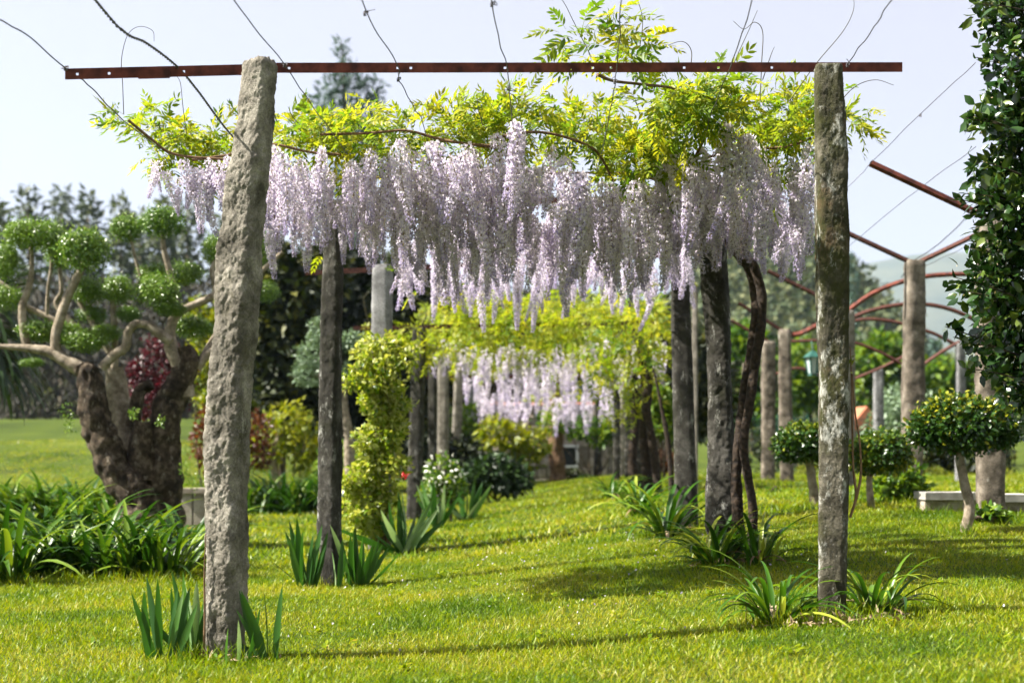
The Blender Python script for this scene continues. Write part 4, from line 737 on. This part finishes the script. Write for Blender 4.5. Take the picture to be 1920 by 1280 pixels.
# dark conifer hedge behind the left row
for k, (lb, px, D, ells, n) in enumerate((('tall dark yew behind the leaning post', 530, 36, [(520, 560, 70, 90), (500, 650, 60, 90), (560, 620, 70, 110), (540, 740, 80, 90), (500, 480, 40, 30), (600, 520, 50, 60)], 5200), ('dark conifer behind the slim dark post', 640, 38, [(640, 520, 70, 60), (660, 600, 80, 90), (640, 700, 80, 100), (680, 780, 70, 60), (610, 820, 60, 50)], 5000),
                                          ('dark conifer behind the pale grey post top', 770, 40, [(740, 530, 60, 50), (800, 560, 70, 60), (780, 650, 90, 90), (820, 740, 80, 80), (760, 780, 70, 60), (860, 600, 60, 60)], 5000), ('dark conifer beyond the far wisteria', 950, 46, [(940, 600, 90, 60), (900, 700, 80, 80), (1000, 680, 90, 90), (940, 760, 90, 60)], 3600), ('dark evergreen behind the right vine trunks', 1250, 44, [(1220, 640, 70, 80), (1280, 680, 60, 90), (1240, 780, 80, 70), (1330, 740, 60, 80)], 3800))):
    shrub('dark_conifer', lb, 'tree', D, px, ells, int(n * 1.7), .28, 'conifer', False, 'dark evergreens behind the posts', trunk=[([(px, 840 + CZ * F / D), (px, 760), (px, 640)], [7, 6, 3])])
shrub('yellow_shrub', 'bright yellow-green shrub right of the old forked trunk', 'shrub', 28, 385, [(375, 590, 32, 30), (400, 620, 40, 40), (390, 680, 36, 50), (400, 740, 34, 50)], 1300, .15, 'yellow')
shrub('maple_shrub', 'burgundy-leaved maple behind the old forked trunk', 'shrub', 24, 290, [(285, 660, 18, 30), (318, 665, 20, 28), (268, 700, 26, 26), (275, 750, 50, 40), (315, 730, 44, 44), (250, 690, 14, 18), (345, 700, 26, 40)], 3000, .075, 'maple', trunk=[([(290, 960), (290, 860), (285, 760)], [6, 5, 3])])
shrub('maple_shrub', 'rust-red weeping maple left of the slim dark post', 'shrub', 27, 455, [(480, 810, 28, 40), (420, 820, 40, 40), (385, 830, 26, 46), (400, 780, 26, 24), (490, 850, 22, 26)], 1100, .12, 'rustleaf', trunk=[([(455, 945), (450, 880), (445, 820)], [5, 5, 3])])
shrub('green_shrub', 'lime-green shrub with a pale stub trunk left of the slim dark post', 'shrub', 30, 515, [(545, 790, 44, 34), (520, 830, 40, 34), (570, 840, 40, 40), (480, 860, 34, 26), (600, 870, 40, 28)], 1500, .14, 'yellow', trunk=[([(516, 950), (514, 880), (508, 830)], [12, 10, 8]), ([(512, 850), (525, 815), (538, 805)], [7, 6, 5])], tm='bark_pale')
shrub('cloud_pruned_shrub', 'grey-green cloud-pruned shrub behind the slim dark post', 'topiary', 26, 655, [(605, 635, 26, 16), (585, 665, 30, 22), (580, 700, 32, 24), (660, 640, 22, 20), (600, 610, 22, 14), (655, 700, 26, 20)], 2600, .07, 'greyleaf', False, trunk=[([(652, 950), (655, 860), (648, 780), (620, 720), (590, 700)], [13, 11, 8, 5, 4]), ([(650, 790), (640, 700), (610, 650)], [6, 4, 3])], tm='bark_pale', shell=.6)
shrub('dark_shrub', 'dark hedge closing the view behind the left posts', 'hedge', 34, 760, [(700, 850, 44, 44), (760, 845, 46, 48), (820, 850, 44, 46), (870, 860, 40, 40), (650, 860, 40, 36)], 4200, .17, 'conifer')
shrub('green_shrub', 'fresh green bush left of the climber base', 'shrub', 27, 620, [(620, 880, 34, 34), (650, 860, 30, 30)], 600, .13, 'green')
sh = shrub('flowering_shrub', 'white-flowered rose bush between the grey left posts', 'shrub', 21, 832, [(830, 890, 34, 34), (820, 920, 36, 30), (850, 915, 26, 28)], 900, .09, 'green'); white_bits(sh, 21, [(830, 885, 34, 34)], 60, .07)
shrub('dark_shrub', 'low dark bush beside the far end of the grass path', 'shrub', 27, 930, [(930, 885, 48, 32), (900, 895, 36, 28), (960, 900, 34, 24)], 1500, .16, 'palm')
for k, (lb, px, D, ells) in enumerate((('small lime tree left of the palm trunk', 975, 33, [(960, 820, 36, 26), (1000, 830, 34, 30), (930, 810, 34, 30), (985, 860, 30, 22)]), ('lime-green bush above the stone shed', 1100, 37, [(1090, 800, 40, 22), (1130, 810, 34, 26), (1040, 790, 34, 22), (1160, 800, 26, 34)]), ('lime-green foliage right of the vine trunks', 1250, 28, [(1250, 790, 22, 30), (1235, 750, 20, 24)]), ('green bush behind the left posts', 890, 36, [(890, 830, 40, 34), (860, 850, 30, 34), (870, 790, 30, 40)]))):
    shrub('green_shrub', lb, 'shrub', D, px, ells, 900, .17, 'green' if k else 'yellow', trunk=[([(px, HY + CZ * F / D), (px, 860), (px, 820)], [3, 3, 2])] if k == 0 else None)
shrub('maple_shrub', 'round russet shrub behind the vine trunks on the right', 'shrub', 34, 1245, [(1245, 870, 24, 26)], 450, .13, 'rustleaf')
sh = shrub('dark_shrub', 'clipped dark shrub in front of the stone shed window', 'shrub', 39, 1076, [(1076, 895, 20, 18)], 420, .12, 'conifer'); white_bits(sh, 36, [(970, 880, 20, 18), (975, 850, 14, 12)], 30, .12)
# palm trunk in the middle distance
pt = thing('palm_tree', 'brown palm trunk standing at the end of the grass path', 'palm', (X(1044, 38), 38, float(ground(X(1044, 38), 38))))
mbx = MB(); q = [P(1044 + 2 * math.sin(k), 918 - k * 17, 38) for k in range(14)]; tube(mbx, q, np.array([14.5 - .15 * k + (1.2 if k % 2 else 0) for k in range(14)]) / F * 38, 14, 5, .14, 7); mbx.build('trunk', M['palmtrunk'], pt)
mbx = MB()
for k in range(26):
    a = k * 2.4; st = strap(2.6, .3, .5 + .5 * (k % 3) / 2, 1.4, 8, .3); merged(mbx, st, np.array([[[math.cos(a), -math.sin(a), 0], [math.sin(a), math.cos(a), 0], [0, 0, 1.]]]), q[-1][None], np.array([.8]), np.array([.5]))
mbx.build('fronds', M['green'], pt)
# stone shed
ss = thing('stone_shed', 'low stone shed with a white-framed window behind the palm trunk', 'shed', (X(1040, 42), 42, float(ground(X(1040, 42), 42))))
Ds = 42.; x0, x1 = X(915, Ds), X(1240, Ds); mbx = MB(); box(mbx, (x0, Ds + .06, -.1), (x1, Ds + 2.4, 2.3)); mbx.build('wall', M['mortar'], ss)
mbx = MB(); box(mbx, (x0 - .2, Ds - .2, 2.3), (x1 + .2, Ds + 2.7, 2.42)); mbx.build('roof', M['roof'], ss)
wx0, wx1, wz0, wz1 = X(1052, Ds), X(1080, Ds), CZ + (HY - 872) / F * Ds, CZ + (HY - 838) / F * Ds
for r in range(8):
    x = x0 - random.random() * .2; z0 = -.08 + r * .3
    while x < x1:
        w = random.uniform(.28, .5)
        if not (x < wx1 and x + w > wx0 and z0 < wz1 and z0 + .3 > wz0):
            mbx = MB(); dy = random.uniform(0, .05); a, b = (x + .012, Ds + .02 - dy, z0 + .012), (x + w - .012, Ds + .055, z0 + .288)
            V = [(a[0] + .03, a[1], a[2] + .03), (b[0] - .03, a[1] + .01, a[2] + .02), (b[0] - .02, a[1], b[2] - .03), (a[0] + .02, a[1] + .01, b[2] - .03), (a[0], b[1], a[2]), (b[0], b[1], a[2]), (b[0], b[1], b[2]), (a[0], b[1], b[2])]
            mbx.add(V, [(0, 1, 2, 3), (4, 5, 1, 0), (5, 6, 2, 1), (6, 7, 3, 2), (7, 4, 0, 3)]); mbx.build('stone', M['wall_stone'], ss, smooth=False)
        x += w
fo = bpy.data.objects.new('window', MB().add([(0, 0, 0), (wx1 - wx0, 0, 0), (wx1 - wx0, 0, wz1 - wz0), (0, 0, wz1 - wz0)], [(0, 1, 2, 3)]).mesh('window', [M['glass']], False)); COL.objects.link(fo); fo.parent = ss; fo.location = (wx0 - ss.location.x, .03, wz0 - ss.location.z)
mbx = MB(); ww, wh = wx1 - wx0, wz1 - wz0
for a, b in (((-.07, -.07, -.07), (0, .03, wh + .07)), ((ww, -.07, -.07), (ww + .07, .03, wh + .07)), ((0, -.065, wh), (ww, .03, wh + .068)), ((0, -.065, -.068), (ww, .03, 0))): box(mbx, a, b)
fr = bpy.data.objects.new('frame', mbx.mesh('frame', [M['white_paint']], False)); COL.objects.link(fr); fr.parent = fo
# right side
shrub('leafy_shrub', 'bushy bright green hydrangea beside the middle topiary', 'shrub', 15.5, 1690, [(1690, 900, 40, 34), (1665, 920, 30, 30), (1715, 915, 26, 30), (1690, 935, 40, 24)], 1000, .085, 'green', shape=LEAF, w=1.6)
shrub('leafy_shrub', 'low leafy plant at the bench end behind the crooked trunk', 'shrub', 12.6, 1850, [(1845, 970, 26, 22), (1870, 975, 22, 18)], 260, .08, 'green', shape=LEAF, w=1.6)
shrub('leafy_shrub', 'tiny bush in the lawn left of the lichen-mottled post', 'shrub', 19, 1455, [(1455, 930, 20, 16)], 260, .07, 'green')
shrub('flowering_shrub', 'pale rounded shrub left of the tall brown post', 'shrub', 32, 1690, [(1690, 760, 40, 40), (1670, 800, 44, 40), (1720, 790, 34, 40), (1740, 760, 26, 26)], 1500, .13, 'greyleaf')
for lb, px, D, rx, ry, py in (('yellow clipped hedge ball right of the tall brown post', 1752, 30, 22, 15, 890), ('yellow clipped hedge ball at the far right', 1880, 32, 26, 14, 895), ('yellow hedge beside the square granite post', 1512, 32, 18, 16, 885)):
    shrub('hedge_ball', lb, 'hedge', D, px, [(px, py, rx, ry)], 700, .07, 'hedge', shell=.7)
for lb, px, D, ells, mname in (('dark clipped bush behind the crooked topiary trunk', 1845, 34, [(1830, 880, 30, 34), (1870, 860, 30, 40)], 'conifer'), ('dark shrub below the tall brown post', 1740, 33, [(1740, 850, 34, 40), (1770, 860, 30, 30)], 'conifer'), ('dark hedge behind the square granite post', 1420, 40, [(1400, 840, 40, 40), (1460, 850, 50, 34), (1530, 850, 50, 34), (1600, 850, 60, 34)], 'conifer')):
    shrub('dark_shrub', lb, 'shrub', D, px, ells, 1100, .16, mname)
for lb, px, D, ells, n in (('bright green tree right of the front right post', 1650, 62, [(1630, 690, 40, 40), (1660, 660, 44, 34), (1680, 700, 50, 40), (1620, 740, 50, 40), (1700, 740, 50, 40)], 2600), ('fresh green tree right of the tall brown post', 1780, 66, [(1770, 705, 40, 34), (1800, 720, 34, 34), (1760, 750, 44, 30), (1820, 760, 40, 40)], 1800), ('green tree between broad dark post and square granite post', 1410, 60, [(1400, 640, 34, 34), (1390, 690, 40, 40), (1440, 690, 40, 44), (1430, 750, 50, 50)], 2400),
                           ('green tree behind the lantern', 1520, 66, [(1510, 680, 44, 40), (1540, 720, 44, 44), (1490, 730, 40, 44)], 2200), ('low green trees at the far right edge', 1880, 62, [(1870, 760, 50, 40), (1920, 740, 50, 50)], 1400)):
    shrub('broadleaf_tree', lb, 'tree', D, px, ells, n, .42, 'green', False, 'green trees beyond the right pergola', trunk=[([(px, HY + 6), (px, 780), (px, 700)], [5, 4, 3])])
for lb, px, D, yt, r in (('dark pointed conifer on the slope right of tall brown post', 1752, 90, 640, 20), ('dark pine crown rising behind the front right post', 1590, 150, 470, 22)):
    shrub('far_conifer', lb, 'tree', D, px, [(px, yt + 18, r * .5, 18), (px, yt + 50, r * .8, 26), (px + 3, yt + 90, r, 34), (px, yt + 140, r * 1.1, 36)], 800, .5, 'cedar', False, 'far conifers', trunk=[([(px, HY), (px, yt + 100), (px, yt + 10)], [3, 3, 1])])
# bench-like low wall at the bed edge
lw = thing('low_stone_wall', 'low pale stone kerb wall behind the crooked topiary', 'wall', P(1735, 960, 13.6)); gz = float(ground(4.3, 13.6)) + .06
for k in range(4):
    x0 = X(1732, 13.6) + k * .52; mbx = MB(); box(mbx, (x0 + .004, 13.55, gz + .06 - .02 * k), (x0 + .512, 13.95, gz + .13 - .02 * k)); mbx.build('coping', M['white_stone'], lw, smooth=False)
    mbx = MB(); box(mbx, (x0 + .02, 13.62, gz - .15), (x0 + .5, 13.9, gz + .057 - .02 * k)); mbx.build('block', M['wall_stone'], lw, smooth=False)
lw = thing('low_stone_wall', 'short stone kerb between the old trunk and the leaning post', 'wall', P(370, 930, 20.))
for k in range(3):
    a = P(330 + 30 * k, 922, 20.); mbx = MB(); box(mbx, (a[0] + .004, 20, a[2] - .02), (a[0] + .218, 20.3, a[2] + .05)); mbx.build('coping', M['wall_stone'], lw, smooth=False)
    mbx = MB(); box(mbx, (a[0] + .01, 20.04, -.1), (a[0] + .21, 20.28, a[2] - .021)); mbx.build('block', M['wall_stone'], lw, smooth=False)
# lantern hung from the right pergola
la = thing('hanging_lantern', 'green lantern hanging left of the lichen-mottled front post', 'lantern', P(1524, 700, 25.6)); c = P(1524, 682, 25.6); u = 25.6 / F
def frustum(mb, c, r0, r1, z0, z1, n=6):
    V = [(c[0] + r * math.cos(k * 2 * math.pi / n), c[1] + r * math.sin(k * 2 * math.pi / n), c[2] + z) for r, z in ((r0, z0), (r1, z1)) for k in range(n)]; mb.add(V, [(k, (k + 1) % n, n + (k + 1) % n, n + k) for k in range(n)]); mb.add(V, [tuple(range(n - 1, -1, -1)), tuple(range(n, 2 * n))])
mbx = MB(); frustum(mbx, c, 9 * u, 14 * u, -18 * u, 12 * u); mbx.build('glass_body', M['lamp_glass'], la, smooth=False)
mbx = MB(); frustum(mbx, c, 19 * u, 5 * u, 12.2 * u, 24 * u); mbx.build('roof', M['lamp_green'], la, smooth=False)
mbx = MB(); frustum(mbx, c, 10 * u, 8 * u, -22 * u, -18.2 * u); mbx.build('base', M['lamp_green'], la, smooth=False)
for k in range(6):
    a = k * math.pi / 3; mbx = MB(); tube(mbx, [c + np.array([9.6 * u * math.cos(a), 9.6 * u * math.sin(a), -18 * u]), c + np.array([14.6 * u * math.cos(a), 14.6 * u * math.sin(a), 12 * u])], 1.6 * u, 4, 1); mbx.build('frame_bar', M['lamp_green'], la, smooth=False)
mbx = MB(); tube(mbx, [c + np.array([0, 0, 24 * u]), c + np.array([0, .1, 44 * u])], 1.2 * u, 4, 1); mbx.build('hook', M['lamp_green'], la)
# green fence and clay roof far right
fe = thing('mesh_fence', 'dark green wire fence behind the right pergola posts', 'fence', (X(1370, 50), 50, .3))
for k in range(10):
    x = X(1375 + 28 * k, 50); g0 = float(ground(x, 50)); mbx = MB(); box(mbx, (x - .03, 50, g0 - .1), (x + .03, 50.06, g0 + 2.0)); mbx.build('post', M['fence'], fe, smooth=False)
    if k < 9:
        mbx = MB(); x2 = X(1375 + 28 * (k + 1), 50)
        for j in range(9): box(mbx, (x + .031, 50.02, g0 + .15 + .21 * j), (x2 - .031, 50.04, g0 + .17 + .21 * j))
        for j in range(1, 6): xx = x + (x2 - x) * j / 6; box(mbx, (xx - .008, 50.041, g0 + .1), (xx + .008, 50.055, g0 + 1.9))
        mbx.build('mesh_panel', M['fence'], fe, smooth=False)
rf = thing('garden_hut', 'small hut with a clay red roof beyond the right pergola', 'hut', (X(1625, 55), 55, .5))
a, b = P(1600, 830, 55), P(1652, 760, 55); mbx = MB(); box(mbx, (a[0], 55.2, .2), (b[0], 57, a[2] + .55)); mbx.build('wall', M['white_stone'], rf, smooth=False)
mbx = MB(); e = a[2] + .5; mbx.add([(a[0] - .2, 55, e), (b[0] + .2, 55, e), (b[0] + .2, 57.2, e), (a[0] - .2, 57.2, e), ((a[0] + b[0]) / 2, 55, e + .9), ((a[0] + b[0]) / 2, 57.2, e + .9)], [(0, 4, 5, 3), (1, 2, 5, 4)]); mbx.add([(a[0] - .2, 55, e), (b[0] + .2, 55, e), ((a[0] + b[0]) / 2, 55, e + .9)], [(0, 1, 2)]); mbx.build('roof', M['roof'], rf, smooth=False)

# ------------------------------------------------------------------ far trees on the left, wooded hill on the right
EU = [('leftmost blurred eucalyptus on the skyline', -10, 370, 40), ('broad eucalyptus second on the left skyline', 52, 352, 34), ('eucalyptus with a split crown above the left leaf pads', 115, 345, 34), ('narrow pointed tree on the left skyline', 165, 360, 22), ('rounded eucalyptus left of the wisteria end', 225, 370, 36), ('small skyline tree beside the rounded eucalyptus', 262, 395, 22), ('eucalyptus below the hanging racemes at left', 310, 368, 28), ('tall eucalyptus just left of the leaning post', 350, 372, 34), ('eucalyptus hidden behind the leaning post', 420, 400, 34), ('eucalyptus right of the leaning post', 505, 430, 30)]
for k, (lb, px, yt, r) in enumerate(EU):
    D = 92 + 6 * (k % 3); el = [(px, yt + 22, r * .55, 22), (px + r * .3, yt + 60, r * .8, 34), (px - r * .35, yt + 95, r * .8, 36), (px + r * .2, yt + 140, r * .9, 40), (px - r * .2, yt + 190, r, 44), (px + r * .25, yt + 240, r, 44), (px, yt + 300, r * 1.1, 50)]
    shrub('eucalyptus_tree', lb, 'tree', D, px, el, 1300, .6, 'euca', False, 'eucalyptus trees on the left skyline', w=1.1, trunk=[([(px, 800), (px + 3, yt + 200), (px, yt + 40)], [5, 4, 1.5])], tm='bark_pale', shell=.15)
shrub('cedar_tree', 'feathery blue-green tree top rising behind the wisteria', 'tree', 70, 655, [(640, 105, 11, 34), (625, 160, 26, 26), (655, 150, 26, 30), (695, 165, 26, 26), (606, 195, 28, 26), (650, 200, 34, 26), (695, 200, 24, 26), (640, 250, 50, 34), (690, 255, 40, 34), (650, 330, 60, 50), (660, 430, 70, 60), (650, 540, 80, 70)], 4200, .42, 'cedar', False, w=.7, trunk=[([(655, 860), (652, 400), (645, 180), (640, 80)], [7, 5, 3, 1])], shell=.1)
# bare brush below the eucalyptus
mbx = MB(); n = 9000; px = rng.uniform(-40, 480, n); D = rng.uniform(78, 90, n); py = 790 - rng.random(n) ** 1.2 * 260; T = np.stack([(px - HX) / F * D, D, CZ + (HY - py) / F * D], -1); leaves(mbx, T, np.tile([0, 0, 1.], (n, 1)), .8, LEAF1, w=.45)
o = mbx.build('bare_thicket', M['brush']); o['kind'] = 'stuff'; tag(o, 'brownish bare thicket below the left skyline trees', 'thicket')
def wood(name, label, fn, xr, yr, n, size, m, cond=None):
    x = rng.uniform(*xr, n); y = rng.uniform(*yr, n); z = fn(x, y); k = z > 0; x, y, z = x[k], y[k], z[k]; mbx = MB()
    for j in range(16):
        T = np.stack([x, y, z], -1) + rng.normal(0, 1, (len(x), 3)) * np.array([1.5, 1.5, 1.7]) + np.array([0, 0, 2.5]); leaves(mbx, T, rdir(len(T)), size, LEAF1, w=1.6)
    o = mbx.build(name, m); o['kind'] = 'stuff'; tag(o, label, 'woodland')
wood('hill_woodland', 'hazy woodland covering the hill behind the right pergola', hill_fn, (5, 110), (180, 300), 2600, 1.5, M['wood_far'])
wood('hill_woodland', 'grey-green woodland on the rise behind the left trees', left_fn, (-120, -20), (120, 200), 900, 1.7, M['wood_far'])

# dark palm at the left edge
pk = thing('shaggy_palm', 'dark shaggy palm with hanging fronds at the left edge', 'palm', (X(-75, 21), 21, float(ground(X(-75, 21), 21))))
top = P(-30, 590, 21); mbx = MB(); tube(mbx, [P(-75, 990, 21), P(-65, 800, 21), top], [.3, .26, .22], 12, 8, .15, 6); mbx.build('trunk', M['palmtrunk'], pk)
mbx = MB()
for k in range(320):
    a = k * 2.399; lo = k % 3 > 0; st = strap(random.uniform(1.0, 1.6), .09, (1.2 if lo else .3) + random.random() * .5, 1.7 if lo else 1.2, 8, .3, 1.0)
    merged(mbx, st, np.array([[[math.cos(a), -math.sin(a), 0], [math.sin(a), math.cos(a), 0], [0, 0, 1.]]]), (top + np.array([0, 0, random.uniform(-.9, .2) if lo else .1]))[None], np.array([.85]), np.array([random.random() * .7 if lo else .9]))
mbx.build('fronds', M['palm'], pk, kind='stuff')
st = thing('dry_stalk', 'thin dry pale stalk standing in the lawn left of the daylilies', 'stalk', P(1397, 1190, 7.9))
ptube('stem', st, [(1397, 1195), (1399, 1140), (1397, 1100)], [.003, .0025, .002], 7.9, 'cane', 5, 4, 0); ptube('side_stem', st, [(1355, 1186), (1375, 1187), (1400, 1184)], [.0015, .002, .003], 7.9, 'cane', 5, 4, 0)
# bare soil patch at the right post
a = np.linspace(0, 2 * np.pi, 18, endpoint=False); rr = .2 + .05 * np.sin(a * 3); cx, cy = X(1625, 7.8), 7.8
V = [(cx + r * 1.2 * math.cos(t), cy + r * .6 * math.sin(t), float(ground(cx + r * 1.2 * math.cos(t), cy + r * .6 * math.sin(t))) + .006) for t, r in zip(a, rr)] + [(cx, cy, float(ground(cx, cy)) + .02)]
o = MB().add(V, [(j, (j + 1) % 18, 18) for j in range(18)]).build('bare_soil', M['soil']); o['kind'] = 'structure'
# fallen petals, leaf litter and weeds
mbx = MB(); n = 190; y = rng.uniform(7.5, 15, n); x = rng.normal(.6, 1.1, n); T = np.stack([x, y, ground(x, y) + .025 + .015 * rng.random(n)], -1); leaves(mbx, T, rdir(n), .018, LEAF1, w=1.8)
o = mbx.build('fallen_petals', M['petal']); o['kind'] = 'stuff'; tag(o, 'scattered fallen wisteria petals on the lawn', 'petals')
mbx = MB(); n = 70; y = rng.uniform(6.3, 13, n); x = rng.uniform(-2.6, 3.4, n)
for k in range(n):
    m_ = 9; a = rng.random(m_) * 6.283; d = np.stack([np.cos(a), np.sin(a), .35 + .4 * rng.random(m_)], -1); inst(mbx, LEAF[0], LEAF[1], basis(norm(d), np.tile([0, 0, 1.], (m_, 1)) + rng.normal(0, .2, (m_, 3))), np.tile([x[k], y[k], float(ground(x[k], y[k])) + .015], (m_, 1)) + rng.normal(0, .01, (m_, 3)), .035 + .025 * rng.random(m_), r=rng.random(m_) * .6)
o = mbx.build('lawn_weeds', M['grass']); o['kind'] = 'stuff'; tag(o, 'small broad-leaved weeds dotted through the lawn', 'weeds')
mbx = MB(); n = 260; cx = np.concatenate([X(rng.normal(1560, 60, 130), 7.7), X(rng.normal(1350, 40, 70), 10.9), X(rng.normal(430, 30, 60), 7.4)]); y = np.concatenate([rng.normal(7.65, .1, 130), rng.normal(10.9, .1, 70), rng.normal(7.4, .07, 60)]); T = np.stack([cx, y, ground(cx, y) + .02], -1); leaves(mbx, T, rdir(n) * np.array([1, 1, .2]), .045, LEAF1, w=.8)
o = mbx.build('leaf_litter', M['deadleaf']); o['kind'] = 'stuff'; tag(o, 'brown dead leaf litter around the post feet', 'leaf litter')
# ------------------------------------------------------------------ haze
m = bpy.data.materials.new('haze'); m.use_nodes = True; nt = m.node_tree; nt.nodes.remove(nt.nodes['Principled BSDF'])
pv = nt.nodes.new('ShaderNodeVolumePrincipled'); pv.inputs['Color'].default_value = (.55, .72, 1., 1); pv.inputs['Density'].default_value = .00013; pv.inputs['Anisotropy'].default_value = .3
nt.links.new(pv.outputs[0], nt.nodes['Material Output'].inputs['Volume'])
mbx = MB(); box(mbx, (-1520, -310, -6), (4050, 5050, 470)); hz = mbx.build('haze', m, smooth=False); hz['kind'] = 'stuff'; tag(hz, 'thin pale bluish haze over the distant hills', 'haze')
for o in bpy.data.objects:
    if '_o' in o: del o['_o']
